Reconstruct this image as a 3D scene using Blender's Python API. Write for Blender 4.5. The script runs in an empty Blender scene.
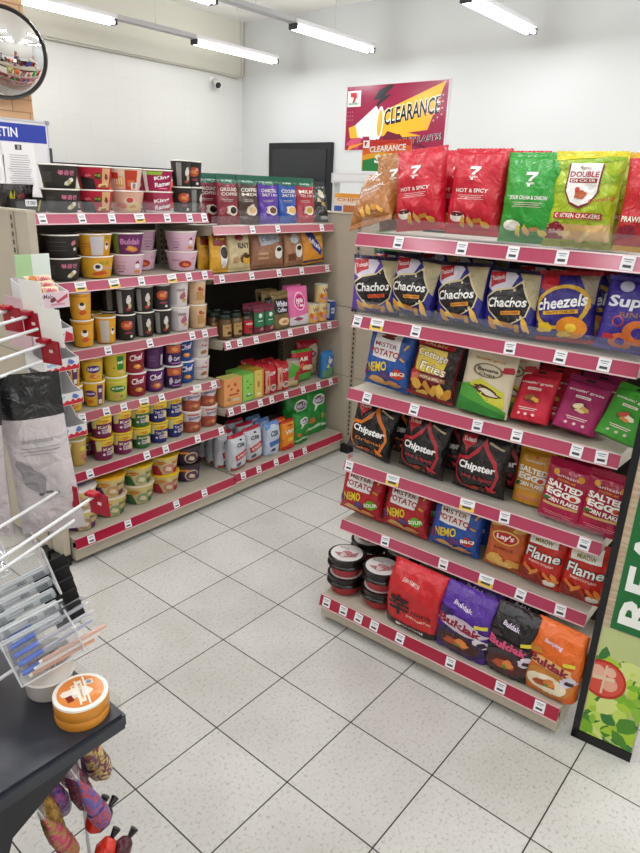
import bpy, bmesh, math, random
from mathutils import Vector, Matrix, noise
PI = math.pi
R = math.radians
rnd = random.Random(7)
SC = bpy.context.scene
COL = SC.collection

# ------------------------------------------------------------------ materials
def lin(h):
    v = [int(h[i:i + 2], 16) / 255 for i in (0, 2, 4)]
    return tuple(c / 12.92 if c < .04045 else ((c + .055) / 1.055) ** 2.4 for c in v) + (1,)
MATS = {}
FIN = {'paper': (.55, 0, .4), 'foil': (.27, .8, .55), 'matte': (.8, 0, .2), 'gloss': (.18, 0, .5), 'metal': (.35, 0, .5), 'paint': (.45, 0, .4)}
def mat(h, fin='paper'):
    k = h + fin
    if k in MATS: return MATS[k]
    m = bpy.data.materials.new(k); m.use_nodes = True
    nt = m.node_tree; b = nt.nodes['Principled BSDF']
    ro, bump, sp = FIN[fin]
    b.inputs['Base Color'].default_value = lin(h)
    b.inputs['Roughness'].default_value = ro
    b.inputs['Specular IOR Level'].default_value = sp
    if bump:
        tc = nt.nodes.new('ShaderNodeTexCoord'); n = nt.nodes.new('ShaderNodeTexNoise'); bp = nt.nodes.new('ShaderNodeBump')
        n.inputs['Scale'].default_value = 24; n.inputs['Detail'].default_value = 3.5
        n.inputs['Distortion'].default_value = 1.2
        bp.inputs['Strength'].default_value = bump; bp.inputs['Distance'].default_value = .012
        nt.links.new(tc.outputs['Object'], n.inputs['Vector']); nt.links.new(n.outputs['Fac'], bp.inputs['Height'])
        nt.links.new(bp.outputs['Normal'], b.inputs['Normal'])
    MATS[k] = m
    return m
def node_mat(name):
    m = bpy.data.materials.new(name); m.use_nodes = True
    return m, m.node_tree, m.node_tree.nodes['Principled BSDF']
def emis(name, col, s):
    m, nt, b = node_mat(name)
    b.inputs['Base Color'].default_value = col; b.inputs['Emission Color'].default_value = col; b.inputs['Emission Strength'].default_value = s
    return m
def clear(name, col, alpha, rough=.05):
    m, nt, b = node_mat(name)
    b.inputs['Base Color'].default_value = col; b.inputs['Roughness'].default_value = rough; b.inputs['Alpha'].default_value = alpha
    return m
CLEAR = clear('clear_acrylic', (.5, .52, .55, 1), .09)
CLEAR2 = clear('clear_acrylic_edge', (.8, .83, .85, 1), .5)
FILM = clear('clear_film', (.85, .85, .88, 1), .30, .12)

def noisy(name, c1, c2, scale, rough=.6, detail=4, bump=0, stretch=None, lo=.35, hi=.65, sp=.4):
    m, nt, b = node_mat(name); N = nt.nodes.new; L = nt.links.new
    tc = N('ShaderNodeTexCoord'); n = N('ShaderNodeTexNoise'); r = N('ShaderNodeValToRGB'); mp = N('ShaderNodeMapping')
    if stretch: mp.inputs['Scale'].default_value = stretch
    n.inputs['Scale'].default_value = scale; n.inputs['Detail'].default_value = detail
    r.color_ramp.elements[0].position = lo; r.color_ramp.elements[1].position = hi
    r.color_ramp.elements[0].color = lin(c1); r.color_ramp.elements[1].color = lin(c2)
    L(tc.outputs['Object'], mp.inputs['Vector']); L(mp.outputs[0], n.inputs['Vector']); L(n.outputs['Fac'], r.inputs['Fac']); L(r.outputs[0], b.inputs['Base Color'])
    b.inputs['Roughness'].default_value = rough; b.inputs['Specular IOR Level'].default_value = sp
    if bump:
        bp = N('ShaderNodeBump'); bp.inputs['Strength'].default_value = bump; bp.inputs['Distance'].default_value = .01
        L(n.outputs['Fac'], bp.inputs['Height']); L(bp.outputs[0], b.inputs['Normal'])
    return m
def floor_mat():
    m, nt, b = node_mat('floor_tiles'); N = nt.nodes.new; L = nt.links.new
    tc = N('ShaderNodeTexCoord'); br = N('ShaderNodeTexBrick'); br.offset = 0; br.squash = 1
    br.inputs['Scale'].default_value = 1; br.inputs['Brick Width'].default_value = .3; br.inputs['Row Height'].default_value = .3
    br.inputs['Mortar Size'].default_value = .0023; br.inputs['Mortar Smooth'].default_value = .25; br.inputs['Bias'].default_value = 0
    br.inputs['Color1'].default_value = lin('CDCCC8'); br.inputs['Color2'].default_value = lin('C5C3BE'); br.inputs['Mortar'].default_value = lin('2A2622')
    n = N('ShaderNodeTexNoise'); n.inputs['Scale'].default_value = 95; n.inputs['Detail'].default_value = 5; n.inputs['Roughness'].default_value = .7
    r = N('ShaderNodeValToRGB'); r.color_ramp.elements[0].position = .33; r.color_ramp.elements[1].position = .47
    r.color_ramp.elements[0].color = (.55, .53, .5, 1); r.color_ramp.elements[1].color = (1, 1, 1, 1)
    n2 = N('ShaderNodeTexNoise'); n2.inputs['Scale'].default_value = 3; n2.inputs['Detail'].default_value = 4
    r2 = N('ShaderNodeValToRGB'); r2.color_ramp.elements[0].color = (.86, .85, .83, 1); r2.color_ramp.elements[1].color = (1, 1, 1, 1)
    r2.color_ramp.elements[0].position = .3; r2.color_ramp.elements[1].position = .6
    m1 = N('ShaderNodeMix'); m1.data_type = 'RGBA'; m1.blend_type = 'MULTIPLY'; m1.inputs[0].default_value = .8
    m2 = N('ShaderNodeMix'); m2.data_type = 'RGBA'; m2.blend_type = 'MULTIPLY'; m2.inputs[0].default_value = .9
    L(tc.outputs['Object'], br.inputs['Vector']); L(tc.outputs['Object'], n.inputs['Vector']); L(tc.outputs['Object'], n2.inputs['Vector'])
    L(n.outputs['Fac'], r.inputs[0]); L(n2.outputs['Fac'], r2.inputs[0])
    L(br.outputs['Color'], m1.inputs[6]); L(r.outputs[0], m1.inputs[7]); L(m1.outputs[2], m2.inputs[6]); L(r2.outputs[0], m2.inputs[7]); L(m2.outputs[2], b.inputs['Base Color'])
    b.inputs['Roughness'].default_value = .38; b.inputs['Specular IOR Level'].default_value = .35
    bp = N('ShaderNodeBump'); bp.inputs['Strength'].default_value = .15; bp.inputs['Distance'].default_value = .002
    L(n.outputs['Fac'], bp.inputs['Height']); L(bp.outputs[0], b.inputs['Normal'])
    return m
def brick_mat(name, c1, c2, mo, bw, rh, ms, off=.5, axis='xz', rough=.7, sp=.3):
    m, nt, b = node_mat(name); N = nt.nodes.new; L = nt.links.new
    tc = N('ShaderNodeTexCoord'); sx = N('ShaderNodeSeparateXYZ'); cx = N('ShaderNodeCombineXYZ'); br = N('ShaderNodeTexBrick'); br.offset = off
    br.inputs['Scale'].default_value = 1; br.inputs['Brick Width'].default_value = bw; br.inputs['Row Height'].default_value = rh; br.inputs['Mortar Size'].default_value = ms
    br.inputs['Color1'].default_value = lin(c1); br.inputs['Color2'].default_value = lin(c2); br.inputs['Mortar'].default_value = lin(mo)
    L(tc.outputs['Object'], sx.inputs[0]); L(sx.outputs['XYZ'.index(axis[0].upper())], cx.inputs[0]); L(sx.outputs['XYZ'.index(axis[1].upper())], cx.inputs[1])
    L(cx.outputs[0], br.inputs['Vector']); L(br.outputs['Color'], b.inputs['Base Color']); b.inputs['Roughness'].default_value = rough; b.inputs['Specular IOR Level'].default_value = sp
    return m

# ------------------------------------------------------------------ mesh building
class MB:
    def __init__(s): s.v = []; s.f = []; s.m = []; s.mats = []
    def mi(s, m):
        if isinstance(m, str): m = mat(m)
        if m not in s.mats: s.mats.append(m)
        return s.mats.index(m)
    def add(s, vs, fs, m, M=None):
        o = len(s.v); i = s.mi(m)
        s.v += [tuple(M @ Vector(p)) if M else tuple(p) for p in vs]
        for f in fs: s.f.append([a + o for a in f]); s.m.append(i)
        return s
    def box(s, lo, hi, m, M=None, bev=0):
        x0, y0, z0 = lo; x1, y1, z1 = hi
        if bev:
            bm = bmesh.new(); bmesh.ops.create_cube(bm, size=1)
            for v in bm.verts: v.co = Vector(((x0 + x1) / 2 + v.co.x * (x1 - x0), (y0 + y1) / 2 + v.co.y * (y1 - y0), (z0 + z1) / 2 + v.co.z * (z1 - z0)))
            bmesh.ops.bevel(bm, geom=bm.edges[:], offset=bev, segments=2, affect='EDGES')
            bm.verts.index_update()
            r = s.add([v.co[:] for v in bm.verts], [[v.index for v in f.verts] for f in bm.faces], m, M); bm.free(); return r
        vs = [(x, y, z) for z in (z0, z1) for y in (y0, y1) for x in (x0, x1)]
        return s.add(vs, [(0, 2, 3, 1), (4, 5, 7, 6), (0, 1, 5, 4), (2, 6, 7, 3), (0, 4, 6, 2), (1, 3, 7, 5)], m, M)
    def lathe(s, prof, n, m, M=None, cap=True, a0=0, a1=2 * PI):
        vs = []; fs = []; full = abs(a1 - a0 - 2 * PI) < 1e-6; k = n if full else n + 1
        for r, z in prof:
            for i in range(k):
                a = a0 + (a1 - a0) * i / n; vs.append((r * math.cos(a), r * math.sin(a), z))
        for j in range(len(prof) - 1):
            for i in range(n):
                a, b = j * k + i, j * k + (i + 1) % k; fs.append((a, b, b + k, a + k))
        if cap and full: fs.append(tuple(range(k))[::-1]); fs.append(tuple((len(prof) - 1) * k + i for i in range(k)))
        return s.add(vs, fs, m, M)
    def tube(s, pts, r, m, n=8, M=None):
        pts = [Vector(p) for p in pts]; vs = []; fs = []
        for i, p in enumerate(pts):
            t = (pts[min(i + 1, len(pts) - 1)] - pts[max(i - 1, 0)]).normalized()
            u = t.cross(Vector((0, 0, 1)) if abs(t.z) < .9 else Vector((1, 0, 0))).normalized(); w = t.cross(u)
            rr = r[i] if isinstance(r, (list, tuple)) else r
            for j in range(n):
                a = 2 * PI * j / n; vs.append(tuple(p + (u * math.cos(a) + w * math.sin(a)) * rr))
        for i in range(len(pts) - 1):
            for j in range(n): a, b = i * n + j, i * n + (j + 1) % n; fs.append((a, b, b + n, a + n))
        fs += [tuple(range(n))[::-1], tuple((len(pts) - 1) * n + j for j in range(n))]
        return s.add(vs, fs, m, M)
    def build(s, name, parent=None, smooth=False, recalc=True):
        me = bpy.data.meshes.new(name); me.from_pydata(s.v, [], s.f)
        for m in s.mats: me.materials.append(m)
        me.polygons.foreach_set('material_index', s.m)
        if smooth: me.polygons.foreach_set('use_smooth', [True] * len(me.polygons))
        if recalc:
            bm = bmesh.new(); bm.from_mesh(me); bmesh.ops.recalc_face_normals(bm, faces=bm.faces[:]); bm.to_mesh(me); bm.free()
        me.update()
        if smooth: me.set_sharp_from_angle(angle=R(50))
        o = bpy.data.objects.new(name, me); COL.objects.link(o)
        if parent: o.parent = parent
        return o
def tag(o, label, cat, group=None):
    o['label'] = label; o['category'] = cat
    if group: o['group'] = group
    return o
def thing(name, label, cat, loc=(0, 0, 0), rotz=0, group=None):
    o = bpy.data.objects.new(name, None); COL.objects.link(o); o.location = loc; o.rotation_euler = (0, 0, rotz); o.empty_display_size = .05
    return tag(o, label, cat, group)
def struct(o): o['kind'] = 'structure'; return o
KIDS = {}
def copy_tree(o, parent=None):
    c = o.copy(); COL.objects.link(c); c.parent = parent
    for ch in [x for x in KIDS.get(o.name) or o.children]: copy_tree(ch, c)
    return c

# ------------------------------------------------------------------ flat artwork, later wrapped onto a pack
TXT = {}
def text_mesh(s, bold=0.0):
    k = (s, bold)
    if k in TXT: return TXT[k]
    cu = bpy.data.curves.new('t', 'FONT'); cu.body = s; cu.size = 1; cu.resolution_u = 2; cu.offset = bold * .5; cu.space_line = .85; cu.align_x = 'CENTER'
    o = bpy.data.objects.new('t', cu); me = o.to_mesh()
    vs = [(v.co.x, v.co.y) for v in me.vertices]; fs = [tuple(p.vertices) for p in me.polygons]
    o.to_mesh_clear(); bpy.data.objects.remove(o); bpy.data.curves.remove(cu)
    xs = [v[0] for v in vs]; ys = [v[1] for v in vs]
    cx, cy, w, h = (min(xs) + max(xs)) / 2, (min(ys) + max(ys)) / 2, max(xs) - min(xs), max(ys) - min(ys)
    TXT[k] = ([((x - cx) / w, (y - cy) / h) for x, y in vs], fs)
    return TXT[k]
def shapes(art, W, H):
    """art ops -> list of (2D verts in metres, faces, colour); x -1..1 across, y 0..1 up"""
    out = []
    rr = random.Random(len(art) * 7 + int(W * 1000))
    for a in art:
        k = a[0]
        if k == 'p': out.append(([(x * W / 2, y * H) for x, y in a[1]], [tuple(range(len(a[1])))], a[2])); continue
        x, y = a[1] * W / 2, a[2] * H; w, h = a[3] * W, a[4] * H
        rest = a[5:]
        if k == 't': st, col = rest[0], rest[1]; rot = R(rest[2]) if len(rest) > 2 else 0; sh = rest[3] if len(rest) > 3 else 0; bo = rest[4] if len(rest) > 4 else .03
        else: col = rest[0]; rot = R(rest[1]) if len(rest) > 1 else 0; sh = 0
        if k == 'r': vs = [(-.5, -.5), (.5, -.5), (.5, .5), (-.5, .5)]; fs = [(0, 1, 2, 3)]
        elif k == 'e': vs = [(.5 * math.cos(i * PI / 10), .5 * math.sin(i * PI / 10)) for i in range(20)]; fs = [tuple(range(20))]
        elif k == 'b':
            n = 16; p = rr.random() * 9
            vs = [((.38 + .12 * math.sin(3 * i * 2 * PI / n + p) * math.cos(i * 2.3 + p)) * math.cos(i * 2 * PI / n), (.38 + .12 * math.sin(2 * i * 2 * PI / n + p)) * math.sin(i * 2 * PI / n)) for i in range(n)]; fs = [tuple(range(n))]
        elif k == 'o':   # ring
            n = 22; vs = [(.5 * math.cos(i * 2 * PI / n), .5 * math.sin(i * 2 * PI / n)) for i in range(n)] + [(.42 * math.cos(i * 2 * PI / n), .42 * math.sin(i * 2 * PI / n)) for i in range(n)]
            fs = [(i, (i + 1) % n, n + (i + 1) % n, n + i) for i in range(n)]
        elif k == 't': vs, fs = text_mesh(st, bo)
        c, s_ = math.cos(rot), math.sin(rot)
        q = []
        for vx, vy in vs:
            vx, vy = vx * w, vy * h; vx += vy * sh
            q.append((x + vx * c - vy * s_, y + vx * s_ + vy * c))
        out.append((q, fs, col))
    return out
def decals(mb, art, W, H, fn, fin='paper', step=None, eps=.0011, clipx=None, gap=.0003):
    """wrap art on surface fn(x, y, lift) -> point"""
    bm = bmesh.new(); idx = []
    lay = bm.faces.layers.int.new('c')
    for i, (vs, fs, col) in enumerate(shapes(art, W, H)):
        bv = [bm.verts.new((x, y, i * .01)) for x, y in vs]; mi = mb.mi(mat(col, fin) if isinstance(col, str) else col)
        for f in fs:
            try: g = bm.faces.new([bv[j] for j in f]); g[lay] = mi
            except ValueError: pass
    lim = clipx or .97
    for sx in (-1, 1):
        bmesh.ops.bisect_plane(bm, geom=bm.verts[:] + bm.edges[:] + bm.faces[:], plane_co=(sx * lim * W / 2, 0, 0), plane_no=(sx, 0, 0), clear_outer=True)
    for sy, yy in ((-1, .0), (1, 1.0)):
        bmesh.ops.bisect_plane(bm, geom=bm.verts[:] + bm.edges[:] + bm.faces[:], plane_co=(0, yy * H, 0), plane_no=(0, sy, 0), clear_outer=True)
    if step:
        nx = int(W / step); ny = int(H / step)
        for i in range(1, nx): bmesh.ops.bisect_plane(bm, geom=bm.verts[:] + bm.edges[:] + bm.faces[:], plane_co=(-W / 2 + W * i / nx, 0, 0), plane_no=(1, 0, 0))
        for i in range(1, ny): bmesh.ops.bisect_plane(bm, geom=bm.verts[:] + bm.edges[:] + bm.faces[:], plane_co=(0, H * i / ny, 0), plane_no=(0, 1, 0))
    bmesh.ops.triangulate(bm, faces=[f for f in bm.faces if len(f.verts) > 4])
    bm.verts.index_update(); o = len(mb.v)
    for v in bm.verts: mb.v.append(tuple(fn(v.co.x, v.co.y, eps + round(v.co.z / .01) * gap)))
    for f in bm.faces: mb.f.append([v.index + o for v in f.verts]); mb.m.append(f[lay])
    bm.free()

# ------------------------------------------------------------------ packs. Local frame: front faces -Y, Z up, origin under the middle
def bag_fn(W, H, T, kind, seed):
    def prof(v):
        if kind == 'pillow':
            s = .05
            if v < s or v > 1 - s: return 0
            t = (v - s) / (1 - 2 * s); return (4 * t * (1 - t)) ** .42 * (1.06 - .22 * t)
        if kind == 'pouch':
            if v > .9: return 0
            t = v / .9; return (.75 + .25 * min(1, t / .12)) * (1 - t) ** .38
        if kind == 'multi':      # puffy multipack, gathered on top
            return (.8 + .2 * min(1, v / .15)) * max(0, 1 - max(0, (v - .55) / .45) ** 1.6) ** .6
        if kind == 'side': return (.85 + .15 * min(1, v / .1)) * max(0, 1 - max(0, (v - .72) / .28) ** 1.3) ** .7   # gusseted
    def wid(v):
        if kind == 'pillow': return 1 - .07 * (4 * v * (1 - v)) ** .8
        if kind == 'multi': return 1 - .13 * max(0, (v - .62) / .38) ** 1.2
        if kind == 'side': return 1
        return 1 - .03 * math.sin(v * PI)
    def ht(x, v):
        u = max(-1, min(1, x / (W / 2)))
        p = prof(v); e = max(0, 1 - abs(u) ** (3.0 if kind in ('pillow', 'pouch') else 5)) ** .55
        g = noise.noise(Vector((x * 24 + seed, v * H * 22, seed * 1.7))) * .007 + noise.noise(Vector((x * 75 + v * H * 30, v * H * 26 + seed, seed))) * .0020 * (1 + 2 * abs(v - .5))
        return T / 2 * p * e + g * min(1, p * 2) * min(1, e * 1.5) + .0012 + .0008 * 0
    def fn(x, y, lift=0, side=-1):
        v = max(0, min(1, y / H)); return Vector((x * wid(v), side * (ht(x, v) + lift), y))
    return fn
def tooth(i, n): return .0016 if i % 2 else 0
def make_bag(root, d):
    W, H, T, kind = d['w'], d['h'], d['t'], d['kind']; fin = d.get('fin', 'foil'); base = mat(d['col'], fin)
    seed = sum(map(ord, d['key'])) % 97 * 1.37; fn = bag_fn(W, H, T, kind, seed)
    s_top = .945 if kind == 'pillow' else .90 if kind in ('pouch', 'multi') else .93
    s_bot = .055 if kind == 'pillow' else 0
    nu, nv = 44, 46
    mb = MB(); vs = []; fs = []
    for side in (-1, 1):
        for j in range(nv + 1):
            for i in range(nu + 1):
                y = H * (s_bot + (s_top - s_bot) * j / nv); uu = -1 + 2 * i / nu; uu = math.sin(uu * PI / 2) if abs(uu) > .5 and False else uu
                vs.append(tuple(fn(uu * W / 2, y, 0, side)))
    k = (nu + 1) * (nv + 1)
    for j in range(nv):
        for i in range(nu):
            a = j * (nu + 1) + i; fs.append((a, a + 1, a + nu + 2, a + nu + 1)); a += k; fs.append((a + nu + 1, a + nu + 2, a + 1, a))
    for j in range(nv):
        a = j * (nu + 1); fs.append((a + nu + 1, a + nu + 1 + k, a + k, a)); a += nu; fs.append((a, a + k, a + nu + 1 + k, a + nu + 1))
    for i in range(nu):
        a = i; fs.append((a, a + k, a + 1 + k, a + 1)); a = nv * (nu + 1) + i; fs.append((a + 1, a + 1 + k, a + k, a))
    mb.add(vs, fs, base)
    decals(mb, d['art'], W, H, lambda x, y, l: fn(x, min(max(y, s_bot * H), s_top * H), l) if True else None, fin, step=W / 20, eps=d.get('eps', .0021))
    b = mb.build('pack_body', root, smooth=True, recalc=False)
    def seal(name, y0, y1, col):
        m = MB(); n = 30; vs = []; fs = []
        for side in (-1, 1):
            for j, y in enumerate((y0, (y0 + y1) / 2, y1)):
                for i in range(n + 1):
                    x = (-1 + 2 * i / n) * W / 2; yy = y + (tooth(i, n) * (1 if y1 > y0 else -1) if j == 2 else 0)
                    p = fn(x, min(max(y0, s_bot * H), s_top * H), 0, side)
                    th = max(.001, abs(p.y) * (1 - j * .42)) + .0006 * (j > 0) * math.sin(i * 2.1)
                    vs.append((p.x * (1 + (.012 * j if kind == 'pillow' else 0)), side * th + (d.get('fold', 0) * j * .5) * T, yy))
        k = 3 * (n + 1)
        for j in range(2):
            for i in range(n):
                a = j * (n + 1) + i; fs += [(a, a + 1, a + n + 2, a + n + 1), (a + k + n + 1, a + k + n + 2, a + k + 1, a + k)]
            a = j * (n + 1); fs.append((a, a + n + 1, a + n + 1 + k, a + k)); a += n; fs.append((a, a + k, a + n + 1 + k, a + n + 1))
        for i in range(n): a = 2 * (n + 1) + i; fs.append((a, a + 1, a + 1 + k, a + k))
        m.add(vs, fs, mat(col, fin))
        if d.get('hole') and y1 > y0:
            yy = (y0 + y1) / 2
            m.add([(-.013, -.0045, yy - .003), (.013, -.0045, yy - .003), (.013, -.0045, yy + .003), (-.013, -.0045, yy + .003)], [(0, 1, 2, 3)], mat('15120F'))
        m.build(name, root, smooth=True)
    seal('top_seal', s_top * H, H, d.get('seal', d['col']))
    if kind == 'pillow': seal('bottom_seal', s_bot * H, 0, d.get('seal2', d.get('seal', d['col'])))
def make_cup(root, d):
    rt, rb, H = d['rt'], d['rb'], d['h']; base = mat(d['col'], 'paper'); mb = MB(); A = 1.35
    mb.lathe([(rb * .96, 0), (rb, .003), (rt * .985, H - .006)], 28, base)
    wm = (rt + rb)
    def fn(x, y, l):
        r = rb + (rt - rb) * y / H + l; a = -PI / 2 + x / (wm / 2) * .88
        return (r * math.cos(a), r * math.sin(a), y)
    decals(mb, d['art'], wm * 1.25, H - .008, fn, 'paper', step=.008, eps=.0008, clipx=1)
    mb.build('cup_body', root, smooth=True)
    lm = MB(); lid = mat(d.get('lid', 'E8E2D8'), 'gloss')
    lm.lathe([(rt * .98, H - .006), (rt * 1.03, H - .005), (rt * 1.035, H - .002), (rt * 1.02, H), (rt * .97, H + .0005)], 28, mat(d.get('rim', 'E9E4DA'), 'gloss'), cap=False)
    lm.lathe([(rt * .98, H - .006), (rt * .98, H - .0005)], 28, lid)
    for (vs, fs, col) in shapes(d.get('lidart', []), rt * 1.8, rt * 1.8):
        lm.add([(x, y - rt * .9, H + .0003 + .0002) for x, y in vs], fs, mat(col, 'gloss'))
    lm.build('lid', root, smooth=True)
def make_box(root, d):
    W, H, T = d['w'], d['h'], d['t']; mb = MB(); mb.box((-W / 2, -T / 2, 0), (W / 2, T / 2, H), mat(d['col'], 'paper'), bev=.002)
    decals(mb, d['art'], W, H, lambda x, y, l: (x, -T / 2 - l * .6, y), 'paper')
    if d.get('side'): 
        decals(mb, d['side'], T, H, lambda x, y, l: (-W / 2 - l * .6, -x, y), 'paper')
    mb.build('carton', root)
    fl = MB(); fl.box((-W / 2 + .001, -T / 2 + .001, H), (W / 2 - .001, T / 2 - .001, H + .0015), mat(d.get('top', d['col']), 'paper')); fl.build('top_flap', root)
def make_can(root, d):
    r, H = d['rt'], d['h']; mb = MB(); mb.lathe([(r, 0.002), (r, H - .004)], 28, mat(d['col'], 'gloss'))
    def fn(x, y, l): a = -PI / 2 + x / r; return ((r + l * .5) * math.cos(a), (r + l * .5) * math.sin(a), y + .002)
    decals(mb, d['art'], r * 2.4, H - .006, fn, 'gloss', step=.01, clipx=1)
    mb.build('can_body', root, smooth=True)
    m = MB(); m.lathe([(r * 1.02, H - .006), (r * 1.03, H - .002), (r * 1.0, H), (r * .95, H), (r * .94, H - .003)], 28, mat(d.get('lid', 'C9C4B4'), 'metal')); m.build('lid', root, smooth=True)
def make_jar(root, d):
    r, H = d['rt'], d['h']; mb = MB(); mb.lathe([(r * .9, 0), (r, .006), (r, H * .72), (r * .8, H * .82), (r * .78, H * .84)], 24, mat(d['col'], 'gloss'))
    def fn(x, y, l): a = -PI / 2 + x / r; return ((r + l * .5) * math.cos(a), (r + l * .5) * math.sin(a), y + .01)
    decals(mb, d['art'], r * 2.4, H * .6, fn, 'gloss', step=.01, clipx=1)
    mb.build('jar_body', root, smooth=True)
    m = MB(); m.lathe([(r * .86, H * .82), (r * .88, H * .83), (r * .88, H - .003), (r * .84, H)], 24, mat(d.get('lid', '1A1512'), 'gloss')); m.build('lid', root, smooth=True)
def make_clearbowl(root, d):
    r, H = d['rt'], d['h']; mb = MB(); mb.lathe([(r * .72, 0), (r * .78, .004), (r * .9, H * .45), (r * .96, H * .5)], 30, mat('B5202C', 'gloss'))
    mb.build('bowl', root, smooth=True)
    m = MB(); m.lathe([(r * .97, H * .5), (r * 1.02, H * .52), (r * 1.0, H * .60), (r * .9, H * .66), (r * .9, H * .9), (r * .88, H * .93)], 30, mat('17130F', 'gloss')); m.build('lid_ring', root, smooth=True)
    l = MB(); l.lathe([(r * .985, H * .86), (r, H * .88), (r * .99, H * .97), (r * .93, H)], 30, mat('1B1614', 'gloss'))
    for (vs, fs, col) in shapes([('e', 0, .5, .86, .86, 'D8D4D2'), ('p', [(-.6, .35), (.0, .2), (.62, .45), (.5, .72), (.2, .45), (-.2, .45)], '8E1E30'), ('e', .05, .5, .3, .22, 'A22A3C'), ('t', -.35, .68, .3, .1, 'BOWL', '333333')], r * 2, r * 2):
        l.add([(x, y - r, H + .0004) for x, y in vs], fs, mat(col, 'gloss'))
    l.build('lid', root, smooth=True)
MAKERS = {'bag': make_bag, 'cup': make_cup, 'box': make_box, 'can': make_can, 'jar': make_jar, 'bowl': make_clearbowl}
DES = {}; PROTO = {}
def design(key, maker, name, cat, **d):
    d.update(key=key, maker=maker, name=name, cat=cat); d.setdefault('art', []); DES[key] = d
def put(key, M, label, group=None, yaw=0, lean=0, roll=0):
    d = DES[key]
    if key not in PROTO:
        o = thing(d['name'], label, d['cat']); MAKERS[d['maker']](o, d); PROTO[key] = o; KIDS[o.name] = list(o.children)
    else:
        o = copy_tree(PROTO[key])
    tag(o, label, d['cat'], group)
    if not group and 'group' in o: del o['group']
    o.matrix_basis = M @ Matrix.Rotation(R(yaw), 4, 'Z') @ Matrix.Rotation(R(roll), 4, 'Y') @ Matrix.Rotation(R(lean), 4, 'X')
    n = len(label.split())
    if n > 16 or n < 4: print('LABEL LEN', n, label)
    return o

# ------------------------------------------------------------------ product artwork
def seven(x, y, s, col='F2EFEA'):
    return [('p', [(x - s, y + s * .95), (x + s, y + s * .95), (x + s, y + s * .62), (x + s * .25, y + s * .02), (x + s * .1, y - s * .25), (x - s * .45, y - s * .25), (x - s * .3, y + s * .1), (x + s * .25, y + s * .55), (x - s, y + s * .55)], col),
            ('t', x, y - s * .45, s * .85, s * .26, 'ELEVEN', col), ('p', [(x - s * .42, y - s * .62), (x + s * .08, y - s * .62), (x + s * .02, y - s * .95), (x - s * .42, y - s * .95)], col)]
def chips(x, y, w, h, cols, n=5, seed=1):
    r = random.Random(seed); out = []
    for i in range(n):
        out.append(('b', x + (i / (n - 1) - .5) * w * 1.5 if n > 1 else x, y + (r.random() - .5) * h * .5, w * .42, h * .62, cols[i % len(cols)], r.random() * 180))
    return out
def lines(x, y, w, n, col, dy=.03, h=.008):
    return [('r', x, y - i * dy, w * (1 - .15 * (i % 2)), h, col) for i in range(n)]
def bag(key, name, cat, w, h, t, kind, col, art, **k): design(key, 'bag', name, cat, w=w, h=h, t=t, kind=kind, col=col, art=art, **k)
# -- own brand crisps
def crisp(key, col, words, dip='D8A040', dark='5A1014', bowl=True):
    a = seven(.0, .70, .20) + [('t', 0, .50, .62, .045, words, 'F4F0EA')] + lines(0, .445, .5, 3, 'D9B9B4', .022, .006)
    a = [(q if q[0] != 'p' else ('p', [(x * 1.0, .70 + (y - .70) * .42) for x, y in q[1]], q[2])) for q in a]
    a[1] = ('t', 0, .655, .15, .022, 'ELEVEN', 'F4F0EA')
    if bowl: a += [('e', -.45, .19, .3, .12, 'F2EEE8'), ('e', -.45, .22, .25, .05, dark), ('r', -.45, .17, .2, .03, 'E8E2DA')]
    a += chips(.18, .15, .55, .14, [dip, 'E3B45C', 'C98A30'], 4, 3)
    bag(key, 'crisp_bag', 'crisps', .182, .245, .09, 'pillow', col, a)
crisp('spicy', 'C3172E', 'HOT & SPICY')
crisp('brown', 'A2672F', 'ORIGINAL', dark='7A4A22', bowl=False)
crisp('green', '2D9A35', 'SOUR CREAM & ONION', 'E2D34A', 'EDE8D8')
bag('decker', 'cracker_bag', 'crackers', .19, .25, .075, 'pillow', 'A9BF22', [
    ('p', [(-1, 1), (-1, .9), (1, .95), (1, 1)], 'E4D21C'), ('p', [(-1, .62), (1, .78), (1, .70), (-1, .54)], '8DB01E'), ('p', [(-1, .84), (1, .98), (1, .92), (-1, .79)], '8DB01E'),
    ('p', [(-.5, .86), (.5, .86), (.5, .58), (.3, .45), (0, .4), (-.3, .45), (-.5, .58)], '7A1A20'), ('p', [(-.45, .87), (.45, .87), (.45, .58), (.27, .47), (0, .43), (-.27, .47), (-.45, .58)], 'EDEBE6'),
    ('t', 0, .82, .16, .04, 'Mamee', 'A08070'), ('t', 0, .755, .42, .06, 'DOUBLE', 'A0182A', 0, 0, .05), ('r', 0, .69, .40, .045, '9A2030'), ('t', 0, .69, .36, .026, 'DECKER', 'F0EAE0'),
    ('b', -.02, .55, .22, .13, 'B4512A', 20), ('e', -.12, .60, .07, .05, 'C02A20'), ('r', 0, .33, .72, .065, 'B02A2A'), ('t', 0, .33, .66, .045, 'CHICKEN CRACKERS', 'F4EEDC', 0, 0, .04),
    ('t', .62, .50, .36, .06, 'Crunchy', 'B04A20', 12), ('r', .1, .16, 1.2, .16, 'D9B070'), ('p', [(-.9, .08), (-.9, .22), (-.55, .27), (-.3, .2), (-.35, .08)], '8A1A30'), ('t', -.6, .16, .2, .05, 'SNACK', 'E8C8C0')] + chips(.3, .16, .8, .15, ['E6C88A', 'D8B070'], 5, 8),
    seal='D9CC20', seal2='9FA21E')
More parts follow.
